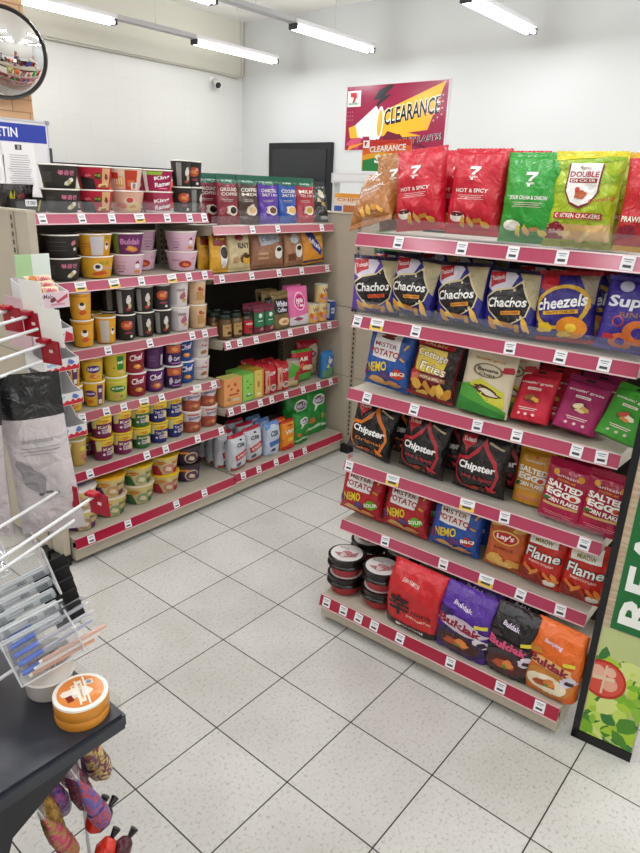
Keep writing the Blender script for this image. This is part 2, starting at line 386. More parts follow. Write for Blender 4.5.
bag('prawn', 'cracker_bag', 'crackers', .19, .245, .075, 'pillow', 'C21C28', [
    ('p', [(-.45, .84), (.55, .84), (.55, .58), (.3, .45), (.05, .42), (-.25, .45), (-.45, .58)], 'EDEBE6'), ('t', .05, .74, .4, .06, 'DOUBLE', 'A0182A', 0, 0, .05), ('r', .05, .66, .4, .045, '7A1A20'), ('t', .05, .66, .34, .026, 'DECKER', 'F0EAE0'),
    ('t', -.05, .33, .8, .06, 'PRAWN CRACKERS', 'F4EEDC', 0, 0, .05), ('p', [(-.9, .1), (-.9, .24), (-.5, .28), (-.3, .18)], '8A1A30'), ('b', .3, .16, .5, .16, 'E0A070')], seal='D9A81E')
# -- corn snacks
def chacho(key, col, word, hot):
    a = [('p', [(-.9, .99), (-.2, .99), (.15, .9), (.0, .72), (-.6, .62), (-.95, .7)], 'D8D2E0') , ('p', [(-.93, .93), (-.35, .95), (-.25, .8), (-.6, .74), (-.8, .68)], 'B9202C'), ('t', -.58, .85, .26, .07, 'Tohtoh', 'F3EDEA', 12),
         ('p', [(.1, .97), (.98, .99), (.95, .42), (.75, .5), (.45, .8)], 'B9AC86'),
         ('p', [(-.72, .34), (-.9, .55), (-.55, .68), (.1, .74), (.38, .86), (.55, .7), (.8, .5), (.72, .32), (.4, .22), (0, .12), (-.3, .2)], 'D9C9A0'),
         ('p', [(-.68, .35), (-.84, .54), (-.5, .65), (.1, .71), (.36, .82), (.5, .68), (.75, .5), (.68, .33), (.4, .24), (0, .14), (-.28, .22)], '17131A'),
         ('t', -.05, .5, .72, .15, word, 'F4F2EE', 6, .15, .05), ('r', .15, .35, .36, .06, hot, 8), ('t', .15, .35, .3, .03, 'NACHO CHEESE', '5A2A10', 8)]
    a += chips(.1, .13, .8, .22, ['D79A2E', 'E8B84A', 'C07A20'], 5, 5)
    bag(key, 'corn_chip_bag', 'corn chips', .178, .195, .085, 'pillow', col, a, seal='2A2440')
chacho('chachos', '2B2A86', 'Chachos', 'D98A1E')
chacho('chachos_hot', '5B3FA8', 'Chachos', 'D9501E')
bag('cheezels', 'cheese_ring_bag', 'cheese rings', .178, .2, .085, 'pillow', '33247E', [
    ('p', [(-.85, .98), (-.3, .98), (-.25, .8), (-.6, .7), (-.85, .76)], 'B9202C'), ('p', [(.3, .98), (.98, .98), (.98, .55), (.8, .6), (.6, .8)], '9C8C78'),
    ('o', -.05, .5, .95, .62, 'D6A92A', 15), ('t', -.05, .57, .84, .17, 'cheezels', 'F3F1F4', 9, .15, .05), ('r', -.05, .43, .6, .055, 'D9A21E', 6), ('t', -.05, .43, .5, .035, 'TASTY CHEESE', '4A2A18', 6),
    ('b', -.55, .2, .35, .25, 'E8C21E'), ('e', .35, .22, .5, .32, 'E08A1A'), ('e', .35, .22, .18, .12, 'F0C83A'), ('b', .1, .12, .3, .12, 'E8C21E')], seal='B0282E')
bag('rings', 'cheese_ring_bag', 'cheese rings', .178, .2, .085, 'pillow', '3B2B8E', [
    ('e', -.4, .88, .22, .14, 'C9C4E0'), ('t', 0, .68, .84, .2, 'Super', 'E8E8F2', 5, .15, .06), ('t', .1, .53, .5, .07, 'RINGS', '8A5A3A', 5), ('o', -.4, .42, .18, .14, 'D04A2A'),
    ('e', .3, .3, .5, .34, 'D8702A'), ('e', .3, .3, .22, .15, '3B2B8E'), ('e', -.2, .15, .36, .24, 'CC6428'), ('e', -.2, .15, .15, .1, '3B2B8E'), ('b', -.6, .2, .25, .14, 'B82A3A'), ('b', .75, .12, .3, .2, 'C05A28')], seal='5A4AA8')
# -- potato crisps with the white name panel
def mister(key, col, word, sub, subcol, w=.195, h=.215):
    bag(key, 'potato_crisp_bag', 'crisps', w, h, .09, 'pillow', col, [
        ('p', [(-.62, .99), (.5, .99), (.56, .62), (.5, .5), (-.62, .5)], 'E9E6E4'), ('b', -.05, .91, .42, .13, 'A32C26'), ('e', -.05, .84, .3, .05, '6A2A1E'),
        ('t', -.05, .72, .5, .07, 'MISTER', '8C2430', 0, 0, .03), ('t', -.05, .6, .66, .1, 'POTATO', 'A82A36', 0, 0, .05),
        ('t', -.28, .35, .44, .16, 'NEMO', 'E3C52A', 14, .1, .06), ('b', .1, .24, .3, .2, '53306E'), ('b', .62, .3, .34, .18, subcol, 10), ('t', .62, .3, .26, .07, sub, 'F3F0E0', 10, 0, .05), ('b', -.2, .12, .6, .16, 'D9A860'), ('b', .45, .12, .4, .12, 'C88850'),
        ('b', -.8, .25, .2, .2, '6A2A6A'), ('r', .8, .75, .1, .03, 'D8A030', 60), ('r', .75, .55, .1, .03, 'D8A030', -30)], seal=col)
mister('mp_blue', '2856A4', 'NEMO', 'BBQ', 'C23A1E')
mister('mp_red', 'B51F2B', 'NEMO', 'SOUR', '58A81E')
mister('mp_blue2', '2350A8', 'NEMO', 'BBQ', 'B03020')
bag('cottage', 'potato_crisp_bag', 'crisps', .18, .215, .065, 'pillow', '7A1420', [
    ('r', .85, .5, .3, 1, '241214'), ('r', -.93, .5, .1, 1, '3A1014'), ('r', -.05, .86, .8, .07, 'C22A2A'), ('t', -.05, .86, .5, .035, 'CALBEE', 'F0D8A0'), ('p', [(-.75, .8), (.5, .8), (.6, .62), (.5, .42), (-.7, .42)], 'E2C84A'),
    ('t', -.05, .69, .72, .16, 'Cottage', '7A2418', -4, .1, .09), ('t', -.05, .69, .68, .14, 'Cottage', 'F5EED2', -4, .1, .03), ('t', .1, .5, .6, .16, 'Fries', '7A2418', -4, .1, .09), ('t', .1, .5, .56, .14, 'Fries', 'F5EED2', -4, .1, .03),
    ('b', -.65, .33, .4, .24, 'B83232', 40), ('b', -.65, .33, .25, .15, 'D86A50', 40), ('r', .1, .35, .6, .07, '9A6A4A'), ('t', .1, .35, .5, .035, 'HOT & SPICY', 'F0E0C8')] + chips(.15, .14, .9, .3, ['D9A23A', 'E6B850', 'C88C2A'], 6, 2), seal='8A1822')
bag('banana', 'banana_chip_pouch', 'banana chips', .175, .225, .05, 'pouch', 'DCCFB4', [
    ('t', 0, .77, .6, .05, "amazin' graze", 'C98A3A'), ('o', 0, .62, .6, .2, '8A7A60'), ('t', 0, .63, .42, .05, 'Banana', '3A2A22', 0, 0, .03), ('t', 0, .56, .32, .05, 'Chips', '3A2A22', 0, 0, .03),
    ('b', .78, .68, .3, .16, 'B42A38'), ('p', [(-1, .0), (-1, .36), (-.5, .42), (0, .3), (.5, .2), (1, .1), (1, 0)], '4E9A38'), ('p', [(-.6, .4), (-.2, .5), (.8, .36), (.9, .14), (.2, .2)], 'C9C23A'), ('b', .1, .34, .8, .14, '4A2418', -10), ('b', .2, .33, .5, .08, 'D9CDBE', -12),
    ('p', [(-1, 0), (-1, .2), (0, .14), (1, .06), (1, 0)], '2F7A2E')], fin='paper', seal='DCCFB4', hole=1)
def graze(key, col, pic, dark):
    bag(key, 'nut_pouch', 'nut snack', .125, .165, .05, 'pouch', col, [
        ('t', 0, .72, .82, .06, "amazin' graze", 'F2E8E0'), ('r', -.05, .61, .36, .05, 'E9D9D0'), ('t', -.05, .61, .28, .025, 'nut mix', dark), ('b', 0, .42, .6, .2, dark), ('b', -.1, .44, .35, .14, pic[0]), ('b', .2, .4, .3, .14, pic[1]), ('b', 0, .36, .3, .1, pic[2])] +
        lines(0, .22, .5, 2, 'E8D0CC', .035, .014) + [('e', -.4, .1, .08, .05, 'E0C0BE'), ('e', 0, .1, .08, .05, 'E0C0BE'), ('e', .4, .1, .08, .05, 'E0C0BE')], fin='paper', seal=col, hole=1)
graze('graze_red', 'C41E36', ['8A5A1E', 'D8A23A', '7A1A1A'], '9A1428')
graze('graze_pur', '9C1F5A', ['E8D8B0', 'C89848', 'D8C090'], '6E1442')
graze('graze_grn', '3F9A2C', ['C84A38', 'E8E0C0', 'D0883A'], '2E7A22')
def chipster(key, hot, sub):
    bag(key, 'crisp_bag', 'crisps', .19, .21, .085, 'pillow', '1B1719', [
        ('p', [(-.75, .93), (-.25, .95), (-.2, .84), (-.45, .74), (-.5, .66), (-.6, .76), (-.8, .82)], 'B8262E'), ('t', -.48, .87, .24, .06, 'Tohtoh', 'F0E8E4', 4, 0, .04),
        ('p', [(.1, .95), (.3, .8), (.7, .62), (.85, .4), (.7, .18), (.4, .06), (.6, .2), (.75, .4), (.6, .58), (.25, .72), (.02, .85)], hot), ('p', [(.05, .86), (-.4, .62), (-.85, .58), (-.92, .4), (-.8, .2), (-.4, .04), (-.72, .22), (-.84, .4), (-.76, .53), (-.38, .56), (.0, .72)], hot),
        ('t', -.02, .46, .74, .16, 'Chipster', 'F2F0EE', 2, .1, .07), ('t', .05, .29, .6, .08, sub, hot, 2, .1, .03), ('r', .55, .86, .3, .03, 'B8A888', -15)] + chips(.15, .12, .6, .16, [hot, 'A83A20', '6A2A18'], 4, 4), seal='1E1A1C')
chipster('chipster_or', 'D9772A', 'Original')
chipster('chipster_red', 'B52232', 'Hot & Spicy')
def saltegg(key, col, w):
    bag(key, 'corn_flake_pouch', 'corn flakes', w, .192, .055, 'pouch', col, [
        ('e', -.55, .8, .14, .1, 'E0A040'), ('e', .6, .78, .16, .1, 'D89030'), ('e', -.75, .5, .12, .08, 'E0A040'), ('e', .05, .83, .07, .05, 'C8504A'), ('t', 0, .76, .5, .045, 'amazin', 'E6D2C8'), ('t', 0, .69, .42, .04, 'PREMIUM', 'D8902E'),
        ('t', 0, .595, .82, .1, 'SALTED', 'F6F1E8', -3, 0, .08), ('t', -.2, .475, .56, .11, 'EGG', 'F6F1E8', -3, 0, .09), ('e', .52, .46, .3, .13, 'F2ECE4'), ('e', .5, .45, .16, .08, 'C8402A'), ('t', .0, .35, .8, .075, 'CORN FLAKES', 'F6F1E8', -3, 0, .06), ('r', 0, .27, .8, .04, 'C9A26A'),
        ('b', -.7, .35, .2, .1, '2E6A2A')] + lines(0, .14, .7, 2, 'D87A8A', .03, .01), seal=col, fin='gloss')
saltegg('egg_red', 'A81A42', .135)
saltegg('egg_yel', 'D0922A', .12)
bag('lays', 'potato_crisp_bag', 'crisps', .14, .2, .06, 'pillow', 'C9602A', [
    ('b', -.6, .85, .45, .22, 'E3B860'), ('b', .6, .8, .4, .2, 'DDA84E'), ('e', -.02, .62, .7, .24, 'E4C060'), ('e', -.02, .62, .62, .19, 'B8202A'), ('t', -.02, .62, .46, .12, "Lay's", 'F6F0E8', 4, .1, .06), ('t', 0, .42, .5, .05, 'BARBECUE', '6A1E14'), ('b', -.4, .2, .6, .25, 'E0AE58'), ('b', .5, .18, .5, .22, 'D49A48'), ('b', .1, .12, .5, .16, 'E8C070')], seal='C06030')
bag('flame', 'prawn_snack_bag', 'crisps', .14, .205, .065, 'pillow', 'C4261E', [
    ('p', [(-.85, .93), (.5, .96), (.6, .72), (-.8, .68)], 'EFEDE2'), ('t', -.15, .86, .4, .07, 'MIAOW', 'B8982A', 4, 0, .06), ('t', -.1, .77, .44, .07, 'MIAOW', '98822A', 4, 0, .06), ('t', 0, .56, .9, .19, 'Flame', '1E1214', 3, .1, .09), ('t', 0, .56, .84, .17, 'Flame', 'F3F0EC', 3, .1, .04),
    ('t', 0, .42, .6, .04, 'BARBECUE CUTTLEFISH', 'F0D8C8'), ('e', -.35, .16, .7, .25, '8A2018'), ('e', .55, .13, .3, .12, 'E6E2DA')] + chips(.1, .24, .9, .18, ['D9742A', 'E08A3A', 'A83420'], 5, 6), seal='B8221C')
# -- noodle multipacks
bag('shin', 'noodle_multipack', 'instant noodles', .24, .238, .125, 'multi', 'C31B22', [
    ('r', 0, .06, 1, .12, '1C1613'), ('e', -.15, .3, .0001, .0001, 'FFFFFF'), ('t', -.38, .40, .36, .34, '辛', '17120F', 0, 0, .05), ('t', .35, .36, .34, .06, '신라면', '2A1412', 0, 0, .05), ('t', -.1, .8, .3, .06, 'SHIN RAMYUN', 'F0D0C8', -5, 0, .03), ('t', .3, .27, .4, .04, 'SHIN RAMYUN', 'E8C8B0'),
    ('t', .1, .08, .4, .05, 'NONGSHIM', 'D8D2C8'), ('e', -.35, .07, .1, .07, 'E8E2D8')], seal='C8202A')
def buldak(key, col, dark, word, bowlc, label='Buldak', lc='8A1430', pan='C9B8C8', w=.19):
    bag(key, 'noodle_multipack', 'instant noodles', w, .235, .12, 'multi', col, [
        ('t', -.1, .80, .34, .06, word, 'D8C8E0', -6, 0, .05), ('e', 0, .24, .9, .42, dark), ('e', -.02, .22, .72, .28, bowlc), ('b', -.1, .22, .5, .18, 'B04A22'), ('b', .1, .25, .3, .12, 'D8803A'), ('b', .0, .2, .14, .06, '4E8A2A'),
        ('b', 0, .52, 1.05, .26, pan), ('t', -.04, .52, .74, .13, label, lc, -4, 0, .1), ('b', .68, .38, .34, .22, 'DCD2DC'), ('b', .72, .36, .2, .12, '2A1A2A'), ('b', -.65, .66, .4, .14, dark), ('r', .6, .64, .2, .05, 'D8C83A', 10)], seal=col)
buldak('bul_pur', '4F2490', '2A1450', 'Buldak', '3A1414', w=.22)
buldak('bul_blk', '1D181B', '3A2A30', 'Buldak', '4A1A12', 'Buldak', 'D84A78', '2A2024', w=.175)
buldak('bul_or', 'D9641C', 'C07A2A', 'Samyang', 'E8DCC0', 'Buldak', '8A1430', 'E0B070', w=.175)
# -- noodle bowls and cups: rt, rb, h
def cup(key, name, rt, rb, h, col, art, **k): design(key, 'cup', name, 'instant noodles', rt=rt, rb=rb, h=h, col=col, art=art, **k)
BW = (.077, .06, .092); CP = (.051, .040, .112); TC = (.048, .039, .116); LB = (.078, .062, .1)
side_lines = lambda col: lines(-.75, .7, .3, 6, col, .08, .02)
PINKTXT = [('t', .28, .72, .42, .22, '볶음면', 'D07A92', 0, .1, .06), ('e', .55, .4, .16, .2, 'E9E6E2'), ('b', .38, .28, .22, .34, 'C8B878'), ('b', .25, .25, .12, .25, 'D8D4D0')]
cup('bowl_black', 'noodle_bowl', *BW, '35322F', side_lines('6A6661') + PINKTXT, lid='2A2826')
cup('bowl_black_blank', 'noodle_bowl', *BW, '2E2C2A', [('r', -.3, .75, .5, .03, '5A5856'), ('r', -.3, .55, .5, .03, '4A4846'), ('r', -.3, .35, .5, .03, '5A5856'), ('b', .62, .7, .2, .3, 'C07A88'), ('e', .72, .4, .1, .16, 'E0DEDA')], lid='2A2826')
cup('bowl_red', 'noodle_bowl', *BW, 'B81E38', [('p', [(-1, 0), (-1, .6), (-.2, .5), (-.1, 0)], '2C2422'), ('e', .0, .62, .2, .3, '3A3222'), ('t', 0, .66, .16, .12, '짜장', '9AB42A', 0, 0, .08), ('r', .5, .55, .26, .9, 'D8A878'), ('b', .5, .6, .16, .36, '7A3A2A'), ('b', .3, .2, .4, .3, 'D9C48A'), ('b', .35, .15, .3, .18, '9A5A3A'), ('b', -.5, .65, .2, .2, 'D86A78')], lid='C9303A')
cup('bowl_orange', 'noodle_bowl', *BW, 'E3CBB4', [('r', -.5, .42, .24, .5, 'D8A050'), ('t', -.5, .45, .18, .35, 'III', 'F0E0C0'), ('r', .2, .5, .36, .95, 'B8381E'), ('r', .18, .35, .2, .3, 'C8683A'), ('r', .38, .22, .2, .34, 'E8E4E0'), ('r', -.72, .7, .2, .3, 'C03A28')] + [('r', .3 + i * .03, .22, .01, .26, '444444') for i in range(6)], lid='D9472E')
cup('bowl_orange_noodle', 'noodle_bowl', *BW, 'DDAE98', [('e', 0, .58, .3, .4, 'E3D2BC'), ('e', .02, .62, .2, .26, 'C0453A'), ('b', .3, .3, .7, .6, 'D9BC80'), ('b', -.5, .35, .4, .4, 'C8604A'), ('b', .2, .3, .3, .2, 'B88A4A')], lid='D9472E')
cup('bowl_king', 'noodle_bowl', *BW, 'A3194E', [('p', [(-.9, 1), (.2, 1), (.1, .82), (-.8, .82)], '8FB83A'), ('r', -.86, .5, .14, 1, 'E0DCD8'), ('t', .2, .68, .5, .24, 'King', 'F4EEF0', 8, .1, .07), ('t', .28, .38, .56, .24, 'Ramen', 'F4EEF0', 8, .1, .07), ('r', .3, .15, .3, .05, 'E07A9A')], lid='E6E0DC')
cup('bowl_king_low', 'noodle_bowl', *BW, 'B03A5E', [('p', [(-1, 1), (-.4, 1), (-.3, .5), (-1, .6)], '8A1A30'), ('t', .15, .62, .5, .24, 'King', 'F4EEF0', 8, .1, .07), ('t', .25, .32, .56, .24, 'Ramen', 'F4EEF0', 8, .1, .07), ('r', 0, .05, 1, .1, 'D8C8CC')], lid='E6E0DC')
cup('bowl_yellow', 'noodle_bowl', *BW, 'DFA62C', [('t', .35, .75, .3, .16, '치즈', '7A9A2A', 0, 0, .05), ('e', .0, .55, .26, .4, 'E8E4E0'), ('e', -.02, .58, .14, .2, '2A2626'), ('b', .1, .25, .6, .28, 'C8541E'), ('r', .55, .5, .3, .06, 'C89AB0')], lid='D8A030')
cup('bowl_yellow_back', 'noodle_bowl', *BW, 'DCA02A', [('r', .05, .5, .36, .95, 'C9C3C6'), ('r', -.55, .6, .2, .05, 'C87A2A'), ('r', -.55, .45, .2, .05, 'C87A2A'), ('e', .62, .5, .14, .4, 'E8E0D8'), ('e', .62, .58, .1, .16, '2A2626'), ('r', .65, .9, .16, .12, '9A9A2A')], lid='D8A030')
cup('bowl_purple', 'noodle_bowl', *BW, '6A2A62', [('p', [(-1, 0), (-1, 1), (-.6, 1), (-.65, 0)], '6A8A2A'), ('t', .1, .65, .6, .3, 'Buldak', 'C88AB8', 0, .1, .07), ('b', .15, .28, .5, .4, 'C8803A'), ('b', .1, .3, .3, .2, 'D8A048')], lid='D8B8C4')
cup('bowl_pink', 'noodle_bowl', *BW, 'DDB9CB', [('r', -.6, .5, .3, .06, 'B88AA4'), ('r', -.6, .35, .3, .06, 'B88AA4'), ('r', -.6, .2, .2, .06, '8A6A84'), ('r', -.6, .7, .34, .04, 'C89AB4'), ('b', .42, .66, .16, .3, '8A2A3A'), ('e', .42, .5, .16, .26, 'F0E8E8'), ('b', .45, .2, .3, .26, 'D8883A')], lid='D9B4C4')
cup('bowl_pink_noodle', 'noodle_bowl', *BW, 'DDB9CB', [('e', .0, .38, .44, .4, 'A8302A'), ('b', .0, .36, .3, .24, 'D8803A'), ('r', -.6, .6, .26, .08, 'C08AA8'), ('b', .55, .7, .2, .2, 'C8A0B4')], lid='D9B4C4')
FACE = lambda c: [('b', .1, .55, .24, .34, c), ('e', .12, .52, .12, .16, '2C2624')]
cup('cup_yellow', 'noodle_cup', *TC, 'E0A02C', [('e', .05, .55, .3, .3, 'EDE6DC'), ('e', .05, .63, .2, .14, '2A2422'), ('b', .1, .3, .46, .22, 'C8541E'), ('r', 0, .93, .7, .06, 'C8821E')], lid='E0B040')
cup('cup_yellow_back', 'noodle_cup', *TC, 'DFA02A', [('r', -.2, .5, .4, .9, 'BFB8B2'), ('e', .55, .5, .2, .3, 'EDE6DC'), ('e', .55, .56, .14, .12, '2A2422')], lid='E0B040')
cup('cup_black', 'noodle_cup', *TC, '2B2725', [('r', -.6, .5, .24, .92, '8C8884'), ('b', .25, .6, .34, .4, 'D6CEC8'), ('b', .35, .35, .24, .28, 'C8B090'), ('b', .15, .2, .3, .14, 'A83A2A')], lid='2E2A28')
cup('cup_black_noodle', 'noodle_cup', *TC, '2B2725', [('e', .0, .62, .56, .4, 'B84A2A'), ('b', 0, .62, .4, .26, 'D88A4A'), ('b', .1, .3, .5, .18, '8A3A4A'), ('r', .4, .14, .14, .1, 'D8D2CA'), ('b', .3, .72, .2, .2, 'D88A94')], lid='2E2A28')
cup('cup_white', 'noodle_cup', .055, .044, .116, 'D9CFD0', [('r', -.55, .5, .3, .8, 'BDB4B8'), ('b', .3, .5, .4, .4, 'A8606A'), ('b', .45, .3, .3, .3, 'C8985A'), ('t', .1, .75, .34, .14, '라면', '6A2A3A', 0, .1, .04)], lid='D8D0CC')
cup('cup_cream', 'noodle_cup', *TC, 'D8B48C', [('e', .1, .72, .2, .2, 'A8503A'), ('e', .4, .68, .14, .14, 'B8604A'), ('r', .1, .4, .36, .4, 'B88A5A'), ('b', .5, .35, .26, .3, 'C88A4A'), ('r', -.6, .5, .2, .6, 'C8A888')], lid='DCD0C4')
cup('cup_mamee', 'noodle_cup', *CP, 'DDB538', [('e', .05, .56, .62, .34, '4A2470'), ('t', .05, .57, .5, .15, 'Nissin', 'E8E0F0', 4, .1, .06), ('b', .05, .24, .6, .24, 'C8702E'), ('b', .2, .24, .3, .14, 'D89A50'), ('r', 0, .92, .9, .08, 'C8882E')], lid='E0B838')
cup('cup_mamee_side', 'noodle_cup', *CP, 'DDB22E', [('e', -.45, .58, .5, .3, '4A2470'), ('t', -.45, .58, .4, .1, 'Nissin', 'E0D8EC', 4, .1, .05), ('r', .42, .5, .26, .9, '5A2A6A'), ('r', .42, .7, .14, .16, 'D0C8D8'), ('b', -.5, .22, .4, .22, 'C8702E'), ('r', .42, .2, .18, .2, 'D8D0C0')], lid='E0B838')
cup('cup_green', 'noodle_cup', .055, .046, .114, 'C6C24A', [('e', .05, .55, .66, .3, '2F7A34'), ('t', .05, .57, .5, .13, 'Mi Goreng', 'DCE8D0', 4, .1, .05), ('b', .1, .22, .6, .22, 'C8A05A'), ('b', .3, .2, .2, .14, '6A9A3A'), ('r', 0, .85, .9, .08, 'D8CE5A')], lid='D8D070')
cup('cup_green_side', 'noodle_cup', .055, .046, .114, 'D4BC3A', [('r', .35, .6, .3, .6, '2F7A34'), ('t', .35, .62, .24, .12, 'Mi', 'DCE8D0', 4, .1, .05), ('b', .4, .2, .4, .26, 'D8B880'), ('b', -.2, .4, .12, .1, '5A7A2A')], lid='D8D070')
def chef(key, c, c2): cup(key, 'noodle_cup', *CP, c, [('t', .05, .72, .6, .28, 'Chef', 'F0E6EA', 8, .2, .05), ('e', .1, .3, .7, .36, c2), ('b', .1, .3, .5, .24, 'D8883E'), ('b', .2, .34, .24, .14, 'E8B468'), ('r', 0, .5, .9, .04, c2)], lid='D8D0D4')
chef('cup_chef_red', '98203A', '7A2A1E'); chef('cup_chef_pur', '5A2468', '8A4A5A'); chef('cup_chef_blue', '25509A', '2A4A7A')
cup('cup_purple_back', 'noodle_cup', *CP, '45204E', [('r', -.2, .5, .5, .85, '57305E'), ('r', -.3, .6, .3, .02, '8A6A90'), ('r', -.3, .5, .3, .02, '8A6A90'), ('r', -.3, .4, .3, .02, '8A6A90'), ('r', .7, .4, .16, .5, 'B8A8B8')], lid='CFC6CC')
cup('cup_dino', 'noodle_cup', *CP, '3C1F4E', [('r', 0, .8, .7, .36, 'B8583A'), ('b', .05, .8, .4, .24, 'D88A4A'), ('t', .3, .32, .36, .24, 'Curry', 'E4DCEA', 8, .2, .05), ('b', -.4, .35, .26, .4, 'C8BCCC'), ('r', .2, .12, .5, .06, 'A870B8')], lid='CFC6CC')
cup('cup_white2', 'noodle_cup', .055, .046, .112, 'DCCFCD', [('b', .25, .3, .44, .28, '6A7A3A'), ('b', .35, .3, .3, .2, 'B8604A'), ('t', .3, .62, .3, .14, 'Sup', 'B83A5A', 0, .1, .05), ('r', -.3, .62, .4, .02, 'A89898'), ('r', -.3, .52, .4, .02, 'A89898'), ('b', .4, .85, .2, .12, 'D89AAA')], lid='E0DAD6')
def maggi(key, c, word):
    cup(key, 'noodle_cup', .0505, .041, .106, c, [('r', 0, .86, 1.1, .3, 'DDBB3A'), ('e', .15, .82, .42, .14, 'A82A1E'), ('t', .15, .82, .34, .09, 'MAGGI', 'E8C83A', 0, 0, .05), ('t', .1, .56, .5, .14, word, 'E4DCD0', 4, 0, .04), ('p', [(-1, .95), (-.5, .95), (-.55, .5), (-1, .45)], 'D8CE8A'), ('r', .2, .34, .3, .2, 'C8B8CC'), ('t', .2, .35, .24, .12, 'HOT', c, 0, 0, .05), ('b', .62, .4, .34, .6, 'D8C090'), ('e', -.35, .3, .12, .12, 'E0D8D0')], lid='E0B82A', rim='E0BE3A')
maggi('cup_curry', '7C2452', 'Kari'); maggi('cup_chick', '356E34', 'Ayam'); maggi('cup_tom', '2A2F78', 'Tom Yam')
cup('cup_red', 'noodle_cup', .0565, .047, .112, 'D6C9C6', [('p', [(-1, 0), (-1, .55), (-.2, .6), (.5, .5), (1, .65), (1, 0)], '9A4A3A'), ('t', .15, .74, .6, .2, 'Jjamong', '5A5A9A', 4, .1, .06), ('r', .0, .92, .5, .07, 'B8504A'), ('b', .1, .28, .7, .34, 'B8604A'), ('b', .25, .28, .36, .2, 'D88A5A'), ('b', .0, .2, .2, .12, '4A6A2A')], lid='DAD2CE')
cup('cup_small_left', 'noodle_cup', .042, .035, .12, 'C6A95A', [('b', .1, .7, .5, .3, 'D9CE4A'), ('b', .1, .35, .5, .4, 'C8846A'), ('b', .3, .2, .3, .16, 'B0506A')], lid='D8CC7A')
LID1 = [('r', 0, .5, .9, .5, 'E0882A', 25), ('e', .15, .55, .3, .16, 'B82A1E', 10), ('e', .15, .55, .22, .09, 'E8B82A', 10)]
def hot(key, c1, c2, lid='E3BC24', la=LID1, base='D2BE7A'): cup(key, 'noodle_bowl', .079, .062, .098, base, [('p', [(-1, 0), (-1, .55), (-.55, .62), (-.3, .1), (-.3, 0)], c1), ('e', .15, .4, .5, .72, 'C9BBA0'), ('e', .15, .38, .42, .6, c2), ('b', .15, .36, .3, .4, 'D8C8A8'), ('e', -.35, .75, .34, .2, 'B02A1E'), ('t', -.35, .75, .28, .12, 'MAGGI', 'E8C83A', 0, 0, .05), ('r', .7, .2, .2, .3, c1), ('t', .65, .7, .26, .16, 'BIG', c1, 0, 0, .04)], lid=lid, lidart=la, rim=lid)
hot('hb_orange', '54305A', 'B8905A', 'E3A51E', LID1); hot('hb_green', '3E6A44', '8A9A6A', 'D8C8B0', [('r', 0, .5, .9, .5, 'E0952A', 15), ('b', .2, .5, .4, .4, 'D84A2A')]); hot('hb_yellow', '2F6A3E', '9AA070'); hot('hb_red', 'A8283C', 'B87A6A'); hot('hb_purple', '5E3268', 'A88A6A', 'D8D0CC', [('b', 0, .5, .6, .5, 'B89ABC')])
hot('hb_dark', '3E2448', '5A3A50', '2A221A', [('r', -.3, .5, .22, .8, 'B8482A', 35), ('r', .3, .6, .2, .7, 'D8B82A', -35), ('r', 0, .5, .16, .6, '8A2A2A', 20)], '4A3A46')
# -- coffee bay
def grounds(key, c, w1, w2, cupc, w=.150):
    bag(key, 'coffee_pouch', 'instant coffee', w, .24, .05, 'pouch', c, [('p', [(-1, 1), (-1, .84), (0, .8), (1, .84), (1, 1)], '1E5A46'), ('t', -.1, .87, .5, .035, 'SUPER', 'B8D0C0'), ('t', .0, .70, .76, .075, w1, 'E2D8CC', 0, 0, .05), ('t', .05, .61, .76, .06, w2, 'E2D8CC', 0, 0, .05), ('b', .05, .3, .6, .3, 'C8B8A8'), ('e', .2, .28, .44, .2, 'E0D6C8'), ('e', .2, .29, .34, .14, cupc)] + lines(-.2, .5, .5, 2, 'B8A8A0', .03, .01), seal='1E5A46', fin='gloss')
grounds('gr_red', '7A1E30', 'GROUND', 'COFFEE', '1A1210'); grounds('gr_brown', '4A3630', 'COFFEE', 'MIX', 'C8A878', .152); grounds('gr_purple', '55309A', 'CHARCOAL', 'SALT 3 IN 1', '6A3A1E'); grounds('gr_blue', '2450A0', 'COOLER', 'SALT 3 IN 1', 'C8A050'); grounds('gr_milk', 'A02836', 'MILK', 'TEA 3 IN 1', 'B8943A')
bag('black_pack', 'coffee_pouch', 'instant coffee', .15, .225, .05, 'pouch', '1E1B18', [('b', .2, .7, .5, .3, 'C8C4A8'), ('b', .3, .45, .4, .2, '8A7A50'), ('b', -.2, .55, .3, .2, 'A89A70'), ('r', .2, .1, .4, .08, '8A8884')], fin='gloss')
bag('cf_white', 'coffee_pouch', 'instant coffee', .12, .195, .055, 'pillow', 'D8A12A', [('r', 0, .82, .8, .3, '8A2A1E'), ('t', 0, .84, .5, .08, 'Kopi', 'E8C84A'), ('e', .35, .42, .55, .55, 'E8E6E4'), ('e', .35, .5, .44, .3, '2A1E1A'), ('b', .35, .2, .4, .2, 'D0CCC8')])
bag('cf_klny', 'coffee_pouch', 'instant coffee', .165, .195, .055, 'pillow', 'C9B88E', [('b', .0, .88, .5, .2, '8A2028'), ('t', .2, .66, .5, .14, 'KLNY', '2A2018', 0, 0, .05), ('b', .3, .35, .5, .3, '6A3A20'), ('e', .5, .3, .36, .26, 'D8A83A'), ('e', .5, .38, .3, .1, '3A2014'), ('b', -.5, .3, .3, .3, 'A88A5A')])
bag('cf_big', 'coffee_pouch', 'instant coffee', .26, .195, .07, 'pillow', '8F6248', [('p', [(-.6, .9), (.7, .95), (.6, .7), (-.5, .6)], 'A9AEB8'), ('t', .05, .8, .5, .12, 'Oldtown', '4A4A5A', 4, 0, .03), ('e', .55, .42, .3, .36, 'DCD8D2'), ('e', .55, .5, .2, .12, '2A1A14'), ('r', -.4, .4, .3, .06, 'B8906A'), ('r', -.4, .28, .3, .06, 'B8906A')])
